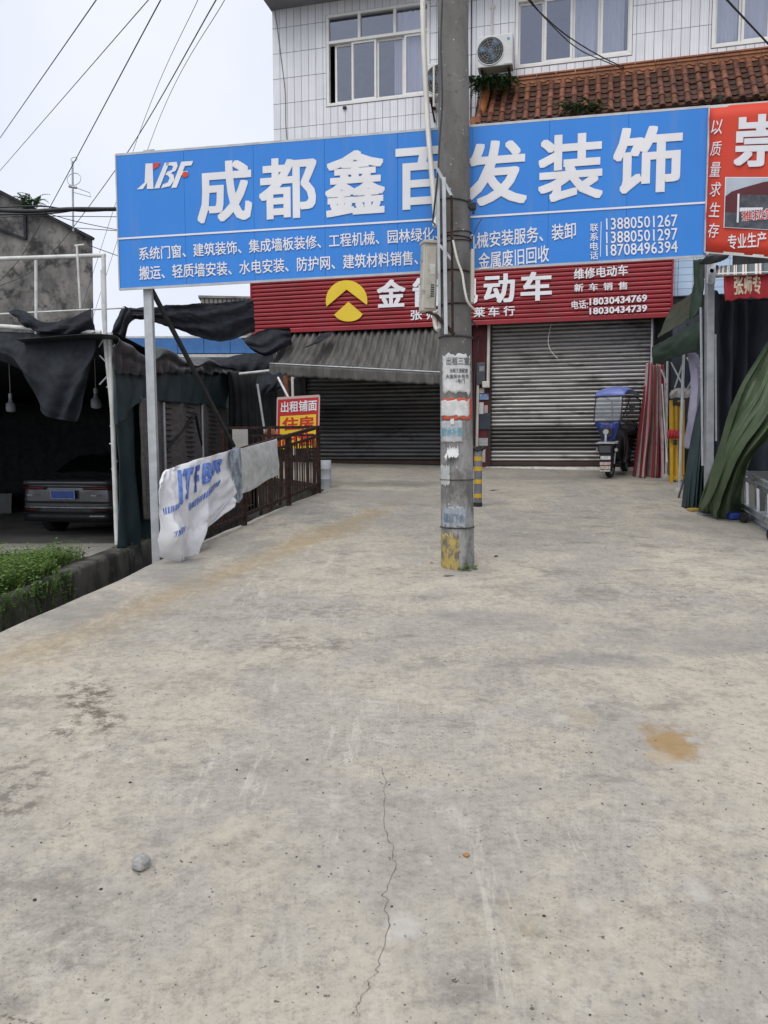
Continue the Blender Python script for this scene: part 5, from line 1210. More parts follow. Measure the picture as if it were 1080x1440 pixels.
# rent board
RB = Frame(at(389,632,12.35), at(450,629,12.2)-at(389,632,12.35), (.03,0,1)); k_ = 12.3/FPX
rbw, rbh = 61*k_, 71*k_
rent = thing('rental_board', 'red and yellow rental notice board standing behind the railing end', 'notice board', RB.P(rbw/2, 0))
mb = MB(); mb.box((0,-.025,0),(rbw,0,rbh),RB); obj('board', mb, mat('board_red', (.52,.025,.025), (.46,.02,.02), rough=.5), rent)
mb = MB(); 
for a,b in (((0,0),(0,rbh)),((0,rbh),(rbw,rbh)),((rbw,rbh),(rbw,0))): mb.bar(RB.P(*a,-.008),RB.P(*b,-.008),.02,.04)
obj('edge_trim', mb, mat('pinkish_edge', (.6,.42,.40), rough=.5), rent)
mb = MB(); mb.poly([RB.P(4.5*k_,0,.003),RB.P(57*k_,0,.003),RB.P(57*k_,46*k_,.003),RB.P(4.5*k_,46*k_,.003)]); obj('yellow_field', mb, M['yellowprint'], rent)
text(RB, '出租铺面', (5.5*k_,51*k_,58*k_,66*k_), WP, rent, .02, .005, px=False)
text(RB, '住房', (8*k_,26*k_,54*k_,44*k_), M['redprint'], rent, .03, .006, px=False)
text(RB, '出售', (8*k_,3*k_,54*k_,22*k_), M['redprint'], rent, .03, .006, px=False)
mb = MB(); mb.bar(RB.P(.06,-.9,-.05), RB.P(.06,rbh-.05,-.05), .04); mb.bar(RB.P(rbw-.06,-.9,-.05), RB.P(rbw-.06,rbh-.05,-.05), .04); obj('stake', mb, M['rust'], rent)
# grey drum pipe
gp = G(458,686); mb = MB(); rr_ = 8*gp.y/FPX; hh = 39*gp.y/FPX
mb.tube([gp+Vector((0,0,z)) for z in (-.02,hh*.3,hh*.31,hh*.33,hh*.34,hh*.66,hh*.67,hh*.69,hh*.70,hh,hh,hh-.06)], [rr_,rr_,rr_*1.03,rr_*1.03,rr_,rr_,rr_*1.03,rr_*1.03,rr_,rr_,rr_*.9,rr_*.9], 24)
tag(obj('plastic_drum', mb, mat('grey_plastic_drum', (.36,.38,.40), (.30,.32,.34), rough=.5, dirt=((.2,.19,.18), 6, .56, .5))), 'grey plastic drum standing on the ground at the end of the railing', 'drum')
# ------------------------------------------------------------------ tent stall on the right
M['olive'] = mat('olive_tarpaulin', (.085,.118,.062), (.055,.080,.042), rough=.5, scale=2.5, bump=.12, bscale=50, spec=.35, dirt=((.12,.12,.085), 4, .58, .55))
M['olive_dark'] = mat('dark_green_canopy', (.028,.052,.034), (.020,.038,.026), rough=.55, scale=3, dirt=((.05,.055,.04), 5, .6, .5))
M['navy'] = mat('navy_curtain', (.016,.022,.034), (.024,.030,.042), rough=.75, scale=3, stretch=(2,2,.4))
b9 = G(997,723); YT = b9.y
stall = thing('tent_stall', 'dark tent stall with steel posts and a hanging navy curtain right of the shutters', 'tent', b9)
tp = at(998,358,YT)
mb = MB(); mb.bar(b9+Vector((0,0,-.2)), tp, .088, up=(0,1,0)); obj('post', mb, M['galv'], stall, bevel=.008)
mb = MB(); mb.box((-.10,-.09,-.02),(.10,.09,.0),Frame(G(995,724)+Vector((0,0,.02)),(1,0,0),(0,0,1))); obj('base_plate', mb, M['galv'], stall)
def tbar(a, b, w, m='galv2', name='pole', par=stall): mb = MB(); mb.tube([at(*a), at(*b)], w/2, 8); return obj(name, mb, M[m], par)
tbar((985.5,432,YT+.15),(988,655,YT+.15),.03); tbar((1006,470,YT+.2),(1007,620,YT+.2),.025)
mb = MB(); q = Frame(at(1003,388,YT-.08),(1,0,0),(0,0,1)); mb.box((-.09,-.0,-.10),(.01,.05,.14),q); mb.box((.01,.0,-.02),(.14,.06,.02),q); obj('hinge_bracket', mb, M['alu'], stall, bevel=.01)
mb = MB(); mb.disc(q.P(.08,.06,-.1), (0,1,0), .035, .06, 14); mb.disc(q.P(-.04,.05,.02), (0,1,0), .025, .06, 12); obj('pulley', mb, M['galv'], stall)
tbar((1004,388,YT-.05),(1140,380,YT-.75),.05,'whitepaint','front_bar')
XR = at(1085,500,YT).x
roofp = [[at(1000,376,YT), at(1060,374,YT-.3), at(1250,368,YT-.8)],[at(996,380,11.2),at(1060,376,11.0),at(1250,370,10.5)],[at(985,392,13.0),at(1060,385,12.8),at(1250,380,12.4)]]
sheet('added_shade_roof', roofp, M['olive_dark'], 24, 18, lambda u,v,p: Vector((0,0,.05*nz(u*5,v*5))), stall)  # roof added over the stall to darken its inside
# navy front curtain and a second one at the back; the inside stays dark
nv_ = [[at(1004,408,YT+.35), at(1030,418,YT+.4), at(1060,420,YT+.45), at(1130,420,YT+.3)],[at(1006,520,YT+.35), at(1030,520,YT+.45), at(1060,520,YT+.4), at(1130,520,YT+.3)],[at(1008,690,YT+.3), at(1030,690,YT+.45), at(1060,690,YT+.4), at(1130,690,YT+.3)]]
sheet('navy_curtain', nv_, M['navy'], 60, 24, folds(.09, 4.3, .25, 61, 1, .6, .2), stall)
mb = MB(); mb.grid([[Vector((x, 13.6-.249*(x-4)+.03*math.sin(x*14), z)) for x in [4.95+.1*i for i in range(60)]] for z in (.9,2,3,4.05)]); obj('back_curtain', mb, M['navy'], stall, solid=.01)
# black rubber flap above the post, dark canvas strip below
fl2 = [[(1001,353,YT-.3),(1016,352,YT-.32),(1030,351,YT-.3)],[(993,360,YT-.34),(1010,359,YT-.4),(1025,360,YT-.36)],[(983,371,YT-.3),(1002,371,YT-.36),(1018,366,YT-.3)]]
tag(sheet('rubber_flap', fl2, M['blackplastic'], 14, 12, folds(.02,1,.5,3)), 'black rubber flap lying on top of the steel post under the red banner', 'flap')
dk = [[(975,366,YT+.3),(985,364,YT+.2),(992,364,YT+.15)],[(974,400,YT+.35),(984,400,YT+.2),(991,400,YT+.15)],[(969,432,YT+.4),(980,432,YT+.2),(990,428,YT+.15)],[(967,458,YT+.5),(972,450,YT+.3),(986,438,YT+.2)]]
tag(sheet('black_canvas', dk, M['olive_dark'], 18, 24, folds(.04,1.5,.4,5)), 'nearly black green canvas strip hanging down beside the steel post', 'canvas')
# striped valance and red banner
def stripes(name, cols, n, rough=.7, axis=0, dirt=.4):
    t = NT(name); uv = t.n('ShaderNodeUVMap'); s = t.n('ShaderNodeSeparateXYZ'); t.l(uv.outputs[0], s.inputs[0])
    f = t.math('FRACT', t.math('MULTIPLY', s.outputs[axis], n)); c = cols[0][1]
    acc = None
    for e, col in cols: acc = (*col, 1) if acc is None else t.mix(t.math('GREATER_THAN', f, e), acc if not isinstance(acc, tuple) else acc, col)
    c = t.mix(t.ramp(t.noise(6,7), .5,.75,0,dirt), acc, (.10,.085,.075)); return t.fin(c, rough)
M['awnstripe'] = stripes('striped_awning', [(0,(.09,.115,.12)),(.42,(.60,.56,.52)),(.58,(.25,.17,.15)),(.70,(.60,.56,.52)),(.82,(.05,.06,.065))], 9)
sv = [[at(1010,374,YT-.15),at(1045,372,YT-.45),at(1140,366,YT-.9)],[at(1009,380,YT-.35),at(1045,379,YT-.62),at(1140,374,YT-1.1)],[at(1008,386.5,YT-.55),at(1045,386,YT-.8),at(1140,382,YT-1.3)]]
o = sheet('striped_awning', sv, M['awnstripe'], 40, 10, None); tag(o, 'striped dark green and cream awning edge above the small red banner', 'awning')
rbn = [[at(1018,386.5,YT-.55),at(1050,385,YT-.75),at(1082,383.5,YT-.95),at(1150,381,YT-1.25)],[at(1018,404,YT-.56),at(1050,403,YT-.77),at(1083,402,YT-.96),at(1150,399,YT-1.25)],[at(1020,424,YT-.55),at(1050,419,YT-.75),at(1084,420,YT-.95),at(1150,414,YT-1.25)]]
M['redcloth'] = mat('red_banner_cloth', (.42,.030,.040), (.35,.024,.034), rough=.7, scale=4)
rbo = sheet('red_banner', rbn, M['redcloth'], 50, 14, lambda u,v,p: Vector((0,-.012*math.sin(u*40),.010*math.sin(u*34)*v))); tag(rbo, 'small red cloth banner with cream characters under the striped awning', 'banner')
def rpt(u, v, l): 
    p = cr1([cr1(r, u) for r in rbn], v); return p + Vector((-.3*l,-l-.012*math.sin(u*40),0))
M['creamprint'] = mat('cream_print', (.74,.66,.50), rough=.6)
def bt(body, u0,u1,v0,v1):
    vs, fs = glyphmesh(body, .03); x0,x1 = min(q[0] for q in vs),max(q[0] for q in vs); y0,y1 = min(q[1] for q in vs),max(q[1] for q in vs)
    mb = MB(); mb.add([rpt(u0+(u1-u0)*(x-x0)/(x1-x0), v1+(v0-v1)*(y-y0)/(y1-y0), .008+l*.0001) for x,y,l in vs], fs); obj('lettering', mb, M['creamprint'], rbo)
bt('张师专', .165, .56, .12, .80)
tbar((1010,386,YT-.55),(1150,381.5,YT-1.28),.035,'whitepaint','awning_bar')
# green canopy flaps left of the post
cn_ = [[(917,488,12.0),(938,477,11.6),(962,464,11.2),(983,452,10.9)],[(917,500,11.9),(940,489,11.5),(963,477,11.1),(984,467,10.8)],[(918,514,11.95),(943,504,11.5),(965,498,11.1),(985,491,10.85)]]
tag(sheet('green_valance', cn_, M['olive_dark'], 36, 14, folds(.035,2.4,.2,71)), 'dark green canvas valance drooping over the folded tent frames', 'canvas')
cn2 = [[(944,432,12.9),(962,420,12.6),(978,408,12.2)],[(934,452,12.5),(955,443,12.1),(976,430,11.7)],[(924,476,12.1),(948,462,11.6),(972,446,11.2)]]
tag(sheet('green_canopy', cn2, mat('faded_green_canopy', (.045,.062,.040), (.03,.045,.03), rough=.55, scale=3), 26, 16, folds(.04,1.5,.4,73)), 'faded green canopy sheet sloping up behind the dark valance', 'canvas')
# red and white striped folded awning cloth leaning on the wall
M['redstripe'] = stripes('red_white_stripe', [(0,(.24,.022,.030)),(.40,(.42,.34,.33)),(.66,(.17,.016,.024)),(.82,(.30,.24,.23))], 5, dirt=.75)  # heavy dirt and low tones also paint the shadows between the folds
st = [[(908,512,13.6),(914,510,13.45),(920,513,13.4),(925,511,13.45),(930,514,13.5),(934,512,13.6)],
      [(904,560,13.5),(912,560,13.3),(919,562,13.35),(925,560,13.3),(931,562,13.35),(936,560,13.5)],
      [(897,610,13.4),(908,612,13.15),(918,612,13.2),(925,612,13.15),(933,612,13.2),(938,610,13.35)],
      [(888,671,13.25),(902,672,13.05),(914,672,13.1),(924,672,13.0),(933,672,13.05),(938,670,13.2)]]
tag(sheet('striped_cloth', st, M['redstripe'], 110, 40, lambda u,v,p: Vector((.012*nz(u*14,v*2), -.12*(.4+.6*v)*math.sin(u*36+3.5*nz(u*4,v*1.2)), 0))), 'bundle of red and white striped awning cloth leaning beside the shutter', 'cloth')
# folded yellow tent frame
yf = thing('folded_frame', 'folded yellow tent frame tied with red ribbon standing by the striped cloth', 'tent frame', G(950,678))
yb = G(950,680).y
M['yellowsteel'] = mat('yellow_painted_steel', (.62,.36,.015), (.54,.30,.012), rough=.45, scale=6, dirt=((.20,.12,.05), 10, .62, .6))
for (xa, xb, ya, yb2, Y, w) in ((943.5,944,563,678,12.45,.045),(950,951.5,565,676,12.5,.045),(955.5,957,563,674,12.55,.045),(947,948.5,568,672,12.62,.03),(961,960.5,562,668,12.6,.035)):
    mb = MB(); mb.bar(at(xa,ya,Y), at(xb,yb2,Y), w); obj('tube', mb, M['yellowsteel'], yf, bevel=.004)
for y, dx in ((568,0),(672,0)):
    mb = MB(); mb.box((0,-.05,-.03),(.21,.03,.03),Frame(at(941.5,y,12.5),(1,0,0),(0,0,1))); obj('corner_joint', mb, M['yellowsteel'] if y > 600 else M['blackplastic'], yf, bevel=.006)
rb_ = [[(938,606,12.42),(944,604,12.38),(952,605,12.38),(959,604,12.44)],[(938,612,12.42),(945,611,12.36),(952,612,12.36),(959,611,12.44)],[(939,617,12.42),(945,616,12.38),(952,617,12.38),(958,614,12.44)]]
sheet('red_ribbon', rb_, M['redcloth'], 26, 10, folds(.02,5,1,81), yf)
mb = MB(); mb.box((-.02,-.02,-.045),(.03,.02,.045),Frame(at(949,622,12.38),(1,0,0),(0,0,1))); obj('latch', mb, M['blackplastic'], yf)
wc = [[(944,549,12.4),(952,546,12.4),(962,546,12.4),(972,547,12.5)],[(942,553,12.3),(952,550,12.26),(963,550,12.25),(973,551,12.4)],[(943,561,12.35),(951,559,12.3),(962,560,12.3),(971,558,12.4)]]
tag(sheet('white_wrap', wc, mat('dirty_white_canvas', (.50,.48,.46), (.38,.36,.35), rough=.8, scale=9), 26, 12, folds(.03,3,1,83)), 'dirty white canvas bundle resting on top of the yellow frame', 'bundle')
# grey steel tent legs with crossed braces
lg = thing('popup_tent', 'grey steel pop up tent legs with crossed braces between the yellow frame and the post', 'tent', G(952,692))
for (a, b, w) in (((938.5,508,12.9),(936.5,672,12.95),.04),((961.5,494,11.6),(955,690,11.5),.045),((931,540,12.8),(938,650,12.4),.025)): tbar(a, b, w, 'galv2', 'leg', lg)
for a, b in (((944,510,12.2),(962,545,11.7)),((961,508,11.9),(949,545,12.0)),((966,503,11.5),(984,532,11.1)),((984,515,11.1),(966,548,11.5)),((938,540,12.2),(930,520,12.6))): tbar(a, b, .026, 'galv2', 'brace', lg)
for x, y, Y in ((935.5,672,12.95),(954,692,11.4)):
    mb = MB(); c0 = at(x,y,Y); mb.tube([c0+Vector((0,0,q)) for q in (-.06,-.03,.03,.07)], [.05,.075,.07,.03], 14); obj('foot', mb, mat('dirty_white_foot', (.42,.41,.38), rough=.7), lg)
tag(obj('walking_pole', MB().tube([at(968,655,10.9), at(960,680,10.75), at(952,707,10.7)], .014, 7), M['blackplastic']), 'thin black stick leaning against the dark tarpaulin bundle', 'stick')
lc = [[(966,497,11.3),(974,496,11.25),(982,499,11.3)],[(970,530,11.25),(979,530,11.1),(988,534,11.2)],[(968,570,11.2),(977,570,11.0),(986,568,11.2)],[(964,600,11.2),(973,602,11.0),(981,600,11.2)],[(962,628,11.25),(969,631,11.1),(977,626,11.2)]]
tag(sheet('lilac_cloth', lc, mat('lilac_cloth', (.36,.34,.44), (.28,.26,.36), rough=.8, scale=4), 20, 40, folds(.05,2,.3,85)), 'pale lilac cloth hanging limply inside the grey tent legs', 'cloth')
bd = [[(986,557,10.4),(989,553,10.3),(991,556,10.2)],[(976,600,10.2),(984,600,10.0),(991,600,10.0)],[(967,650,10.0),(979,650,9.75),(990,652,9.75)],[(960,714,9.9),(972,717,9.75),(987,716,9.8)]]
tag(sheet('tarpaulin_bundle', bd, M['greentarp'], 60, 34, lambda u,v,p: Vector((.01*nz(u*9,v*2), -.09*(.3+.7*v)*math.sin(u*34+2*nz(u*3,v)), 0))), 'narrow dark blue green tarpaulin bundle standing against the steel post', 'tarpaulin')
# olive tarpaulin sweeping down from the roof edge
ol = [[(1092,430,9.3),(1104,442,9.1),(1118,456,8.9),(1140,480,8.8)],
      [(1074,478,9.1),(1090,492,8.8),(1108,512,8.65),(1136,540,8.6)],
      [(1046,522,9.0),(1066,546,8.7),(1090,566,8.55),(1120,580,8.5)],
      [(1020,574,8.95),(1040,600,8.65),(1062,610,8.5),(1092,600,8.5)],
      [(996,646,9.2),(1014,660,8.85),(1032,654,8.75),(1052,640,8.8)],
      [(978,700,9.45),(994,702,9.1),(1012,700,9.05),(1037,688,9.1)],
      [(976,718,9.65),(992,722,9.35),(1007,729,9.2),(1039,717,9.45)]]
def odisp(u, v, p):
    a = u*4.3+1.35*nz(u*2.2,v*1.5,3)+.5*v*nz(u*5,v*2,4)+.2*v; q = abs(math.sin(math.pi*a)); w = 1-q**.8
    b = abs(math.sin(math.pi*(u*8+2.2*nz(u*3,v*2.6,8)+1.2*v)))*(.5+nz(u*2,v*3,5)); amp = .16*(.55+.45*math.sin(3*v))
    return Vector((.04*nz(u*5,v*4,1)-.02*w, -amp*w-.035*b-.12-.04*nz(u*13,v*8,2), .03*nz(u*8,v*6,5)*(1-v)+.025*nz(u*16,v*12,6)*(1-v)))
tag(sheet('olive_tarpaulin', ol, M['olive'], 150, 100, odisp), 'large olive green tarpaulin sweeping down to the ground beside the steel post', 'tarpaulin')
mb = MB(); mb.box((-.10,-.1,-.02),(.09,.08,.06),Frame(G(1032,730)+Vector((0,0,.02)),(1,.2,0),(0,0,1))); tag(obj('blue_foot', mb, mat('blue_plastic_foot', (.03,.06,.30), rough=.5), bevel=.02), 'small blue plastic foot poking out under the olive tarpaulin', 'tent foot')
mb = MB(); mb.box((-.07,-.05,-.01),(.05,.05,.03),Frame(G(976,719)+Vector((0,0,.01)),(1,.2,0),(0,0,1))); tag(obj('yellow_scrap', mb, mat('ochre_scrap', (.42,.28,.06), rough=.6), bevel=.008), 'small ochre scrap on the ground under the tarpaulin bundle', 'scrap')
# aluminium sliding gate leaf
gt = thing('aluminium_gate', 'low aluminium sliding gate leaf with upright bars next to the olive tarpaulin', 'gate', G(1045,722))
def gbar(a, b, w, h=None, name='rail'): mb = MB(); mb.bar(at(*a), at(*b), w, h); return obj(name, mb, M['alu'], gt, bevel=.004)
for (ya, yb_, dy) in ((660,711,0),(668,722,.12)): gbar((1040,ya,9.4+dy),(1140,yb_+2,6.9+dy),.045,.05)
for (ya, yb_, dy) in ((706,766,0),(714,776,.12)): gbar((1038,ya,9.4+dy),(1140,yb_,6.9+dy),.05,.06)
for k in range(7):
    x = 1049+15*k; Y = 9.2-.38*k; f = (x-1040)/100; gbar((x,661+51*f+2,Y+.05),(x+1,708+58*f,Y+.05),.035,.05,'upright')
gbar((1041,658,9.42),(1040,722,9.42),.06,.06,'end_post')
gbar((1040,719,9.5),(1140,789,6.95),.10,.03,'track')
for x, Y in ((1046,9.3),(1085,8.0)):
    c0 = G(x, 735 if x < 1060 else 760); mb = MB(); mb.disc(c0+Vector((0,0,.06)), (1,.2,0), .06, .04, 18); obj('wheel', mb, M['blackrubber'], gt)
# clutter under the stall: boxes and a pale chair leg shape
for i, (x, y, Y, w, h, c_, lb) in enumerate(((1062,690,9.6,.4,.5,(.10,.10,.10),'dark crate in the shade behind the gate'),(1050,700,9.4,.25,.35,(.22,.21,.19),'pale carton in the shade behind the olive tarpaulin'))):
    q = Frame(at(x,y,Y),(1,.1,0),(0,0,1)); q.O.z = gz(Y); mb = MB(); mb.box((-w/2,-.3,0),(w/2,0,h),q); cb = obj('crate', mb, mat('crate_%s' % ('dark' if i == 0 else 'pale'), c_, rough=.8), bevel=.01); tag(cb, lb, 'crate')
# downpipe at the shutter jamb, loose cord on the shutter
mb = MB(); mb.tube([F.P(*F.uv(917.5,448,.12),.12), F.P(*F.uv(916,518,.12),.12), F.P(*F.uv(914,640,.12),.12)], .022, 8); tag(obj('downpipe', mb, M['galv2']), 'thin grey pipe running down the jamb beside the bright shutter', 'pipe')
mb = MB(); mb.tube([cr1([F.P(*F.uv(*q,.10),.10) for q in ((775,455),(772,470),(771,482),(775,494),(784,504))], i/20) for i in range(21)], .008, 6); tag(obj('loose_string', mb, M['pvc']), 'pale cord hanging loose over the bright roller shutter', 'string')
# papers, boxes and pipes on the red pillar
def onwall(name, l, t, r, b, m, label, cat, o=.035, th=.01, parent=None, rot=0, group=None):
    u0, z1 = F.uv(l, t, o); u1, z0 = F.uv(r, b, o); mb = MB(); mb.box((u0,o,z0),(u1,o+th,z1),F)
    x = obj(name, mb, m, parent, bevel=.002 if th < .02 else .008)
    if cat: tag(x, label, cat, group)
    return x
em = onwall('electric_meter', 671, 511, 683, 541, mat('meter_grey', (.10,.105,.12), (.07,.075,.09), rough=.4), 'dark grey electric meter on the red pillar', 'meter', .03, .12)
u0, z1 = F.uv(674,515,.155); u1, z0 = F.uv(681,522,.155); mb = MB(); mb.box((u0,.15,z0),(u1,.156,z1),F); obj('window', mb, mat('meter_dial', (.3,.32,.34), rough=.2), em)
mb = MB(); mb.tube([F.P(*F.uv(687.5,456,.10),.10), F.P(*F.uv(686.5,538,.10),.10), F.P(*F.uv(682,541,.10),.10)], .03, 8); tag(obj('white_pipe', mb, M['pvc']), 'white plastic pipe down the upper half of the red pillar', 'pipe')
mb = MB(); mb.tube([F.P(*F.uv(672,538,.10),.10), F.P(*F.uv(670.5,628,.10),.10)], .028, 8); tag(obj('white_pipe', mb, M['pvc']), 'white plastic pipe below the electric meter, running down to the bollard', 'pipe')
mb = MB(); mb.box((-.09,-.03,-.07),(.05,.05,.05),Frame(F.P(*F.uv(685,540,.12),.12),F.U,F.V,F.N)); tag(obj('junction_box', mb, M['pvc'], bevel=.012), 'small pale junction box at the elbow of the white pipe', 'junction box')
gp_ = 'small papers stuck on the red pillar'
stk = mat('blue_sticker', (.10,.25,.55), (.45,.50,.58), rough=.5, scale=18)
onwall('sticker', 673.5, 546, 681, 553, M['paper'], 'whitish sticker just under the junction box on the red pillar', 'sticker', group=gp_)
onwall('sticker', 674, 554, 687, 562, stk, 'bright blue sticker on the red pillar', 'sticker', group=gp_)
onwall('sticker', 673, 566, 680, 582, M['paper'], 'torn white paper above the dark panel on the pillar', 'sticker', group=gp_)
onwall('sticker', 681, 570, 686, 581, mat('pinkish_paper', (.50,.36,.35), rough=.8), 'narrow pinkish paper above the dark panel on the pillar', 'sticker', group=gp_)
onwall('dark_panel', 673.5, 582, 690, 604, mat('slate_panel', (.045,.055,.075), rough=.5), 'square slate coloured panel on the red pillar', 'panel', th=.02)
onwall('sticker', 673, 616, 686, 627, mat('grey_paper', (.46,.46,.47), (.35,.35,.37), rough=.8, scale=20), 'grey printed paper low on the red pillar', 'sticker', group=gp_)
onwall('sticker', 678, 629, 682.5, 650, mat('cream_paper', (.50,.45,.42), rough=.8), 'long narrow cream paper lowest on the red pillar', 'sticker', group=gp_)
mb = MB(); mb.tube([cr1([at(663,452,6.9+i*0) for i in (0,)]+[F.P(*F.uv(*q,.2),.2) for q in ((671,460),(673,480),(668,520),(666,580),(665,640))], i/24) for i in range(25)], .014, 6); tag(obj('drop_cable', mb, M['wire']), 'black cable dropping from the pole to the red pillar', 'cable')

# ------------------------------------------------------------------ striped bollard
bp = G(672,712); bl = thing('bollard', 'grey steel bollard with yellow reflective bands just behind the pole', 'bollard', bp)
kb = bp.y/FPX; rb0 = 5.6*kb; hb = 79*kb
mb = MB(); mb.tube([bp+Vector((0,0,z)) for z in (-.05,hb-.01,hb)], [rb0,rb0,rb0*.85], 24); obj('post', mb, mat('bollard_grey', (.15,.155,.165), (.12,.12,.13), rough=.5, scale=8), bl)
for y in (645,659,677,697):
    z = (712-y)*kb; mb = MB(); mb.tube([bp+Vector((0,0,z-.028)), bp+Vector((0,0,z+.028))], rb0*1.03, 24); obj('band', mb, mat('yellow_band', (.60,.37,.03), (.52,.31,.025), rough=.45, scale=14), bl)
mb = MB(); mb.tube([bp+Vector((0,0,-.03)), bp+Vector((0,0,.05))], rb0*1.12, 20); obj('base_ring', mb, M['blackrubber'], bl)
mb = MB(); mb.tube([bp+Vector((.08*math.cos(k*.9), .05*math.sin(k*.9), hb+.02+.03*math.sin(k*2.1))) for k in range(12)], .018, 6); obj('chain', mb, M['blackrubber'], bl)

# ------------------------------------------------------------------ electric scooter with rain canopy
sb = G(854,672.5); q3 = .515; bk = Vector((q3, math.sqrt(1-q3*q3), 0)); rr3 = Vector((bk.y, -bk.x, 0))
def K(x, y, z): return sb + rr3*(x*.86) + bk*y + Vector((0,0,z+SLOPE*bk.y*y))
sct = thing('electric_scooter', 'black electric scooter under a blue rain canopy parked before the bright shutter', 'scooter', sb)
M['scblack'] = mat('scooter_black', (.016,.016,.018), (.026,.026,.028), rough=.35, scale=6)
M['canblue'] = mat('canopy_blue', (.028,.048,.24), (.017,.030,.15), rough=.45, scale=5)
M['canblue2'] = mat('canopy_pale_blue', (.17,.22,.50), (.11,.15,.40), rough=.4, scale=6)
M['clearpvc'] = glassmat('clear_pvc', (.62,.64,.68), .12, .22, (.82,.83,.84))
sp = lambda name, mb, m, par=sct, **k: obj(name, mb, M[m] if isinstance(m, str) else m, par, **k)
def wheel3(y, r, w, par=sct):
    mb = MB(); n = 28; prof3 = [(-w,r*.82),(-w*.9,r*.94),(-w*.4,r),(w*.4,r),(w*.9,r*.94),(w,r*.82)]
    mb.grid([[K(o, y+math.cos(a)*q, r+math.sin(a)*q) for a in [6.2832*k/n for k in range(n+1)]] for o,q in prof3]); wl = sp('wheel', mb, 'blackrubber', par)
    mb = MB(); mb.disc(K(0,y,r), rr3, r*.80, w*1.1, 24); sp('rim', mb, M['galv'], wl); mb = MB(); mb.disc(K(0,y,r), rr3, r*.3, w*2.4, 16); sp('hub', mb, 'blackplastic', wl)
wheel3(.16,.225,.05); wheel3(1.18,.225,.055)
fnd = MB(); fnd.grid([[K(x*.085*(1-.15*abs(t-.5)), .16+math.cos(a)*.26, .225+math.sin(a)*.265) for x in (-1,-.6,0,.6,1)] for t,a in [(k/10, R(205-150*k/10)) for k in range(11)]]); sp('front_fender', fnd, 'scblack', solid=.008)
mb = MB(); mb.hexa([K(-.11,-.13,.11),K(.11,-.13,.11),K(.11,-.02,.11),K(-.11,-.02,.11),K(-.12,-.15,.42),K(.12,-.15,.42),K(.13,-.02,.46),K(-.13,-.02,.46)]); sp('front_guard', mb, 'scblack', bevel=.03)
pl3 = Frame(K(0,-.10,.0), rr3, (0,0,1))
for z0,z1,w,c_ in ((.325,.385,.085,(.62,.62,.62)),(.235,.285,.09,(.52,.38,.38)),(.165,.22,.088,(.52,.43,.34)),(.125,.155,.085,(.50,.50,.48))):
    mb = MB(); mb.box((-w,-.02,z0),(w,.0,z1),Frame(K(0,-.155,0),rr3,(0,0,1),-bk)); sp('front_plate', mb, mat('plate_tint', c_, tuple(q*.6 for q in c_), rough=.5, scale=26), bevel=.003)
fork3 = MB()
for x in (-.075,.075): fork3.tube([K(x,.16,.225), K(x,.27,.62)], .018, 8)
sp('fork', fork3, 'galv')
# front basket box with grey face
mb = MB(); mb.hexa([K(-.125,-.16,.42),K(.125,-.16,.42),K(.125,.08,.42),K(-.125,.08,.42),K(-.15,-.18,.58),K(.15,-.18,.58),K(.15,.08,.58),K(-.15,.08,.58)]); bk3 = sp('front_box', mb, 'scblack', bevel=.012)
mb = MB(); mb.hexa([K(-.10,-.178,.445),K(.10,-.178,.445),K(.10,-.168,.445),K(-.10,-.168,.445),K(-.118,-.19,.56),K(.118,-.19,.56),K(.118,-.178,.56),K(-.118,-.178,.56)]); sp('box_face', mb, mat('gunmetal_face', (.10,.10,.12), rough=.3, metal=.5), bk3)
mb = MB(); mb.tube([K(-.16,-.17,.60),K(0,-.21,.605),K(.17,-.17,.60),K(.18,.06,.61),K(-.16,.06,.61),K(-.16,-.17,.60)], .014, 6); mb.box((-.155,-.15,.585),(.165,.06,.60),Frame(K(0,-.06,0),rr3,(0,0,1),bk)); sp('box_rim', mb, 'galv2')
for x in (-.17,.17): mb = MB(); mb.tube([K(x*.9,-.05,.48),K(x*1.1,-.09,.485)], [.02,.03], 10); sp('turn_signal', mb, 'galv')
# leg shield, floor, seat, tail
mb = MB(); mb.grid([[K(x,y+.05*(x/.22)**2,z) for x in (-w,-w*.5,0,w*.5,w)] for y,z,w in ((.22,.92,.16),(.20,.75,.21),(.24,.55,.22),(.34,.32,.19),(.42,.25,.16))]); sp('leg_shield', mb, 'scblack', solid=.02)
mb = MB(); mb.hexa([K(-.15,.38,.20),K(.15,.38,.20),K(.16,.85,.20),K(-.16,.85,.20),K(-.15,.38,.26),K(.15,.38,.26),K(.16,.85,.27),K(-.16,.85,.27)]); sp('floorboard', mb, 'scblack', bevel=.02)
mb = MB(); mb.hexa([K(-.12,.72,.26),K(.12,.72,.26),K(.10,1.40,.34),K(-.10,1.40,.34),K(-.15,.76,.64),K(.15,.76,.64),K(.13,1.45,.62),K(-.13,1.45,.62)]); sp('rear_body', mb, 'scblack', bevel=.05)
mb = MB(); mb.hexa([K(-.14,.72,.645),K(.14,.72,.645),K(.14,1.42,.645),K(-.14,1.42,.645),K(-.12,.76,.73),K(.12,.76,.73),K(.13,1.38,.75),K(-.13,1.38,.75)]); sp('seat', mb, 'blackrubber', bevel=.03)
mb = MB(); mb.hexa([K(-.17,1.40,.62),K(.17,1.40,.62),K(.17,1.70,.62),K(-.17,1.70,.62),K(-.16,1.42,.88),K(.16,1.42,.88),K(.16,1.68,.86),K(-.16,1.68,.86)]); sp('tail_box', mb, 'scblack', bevel=.04)
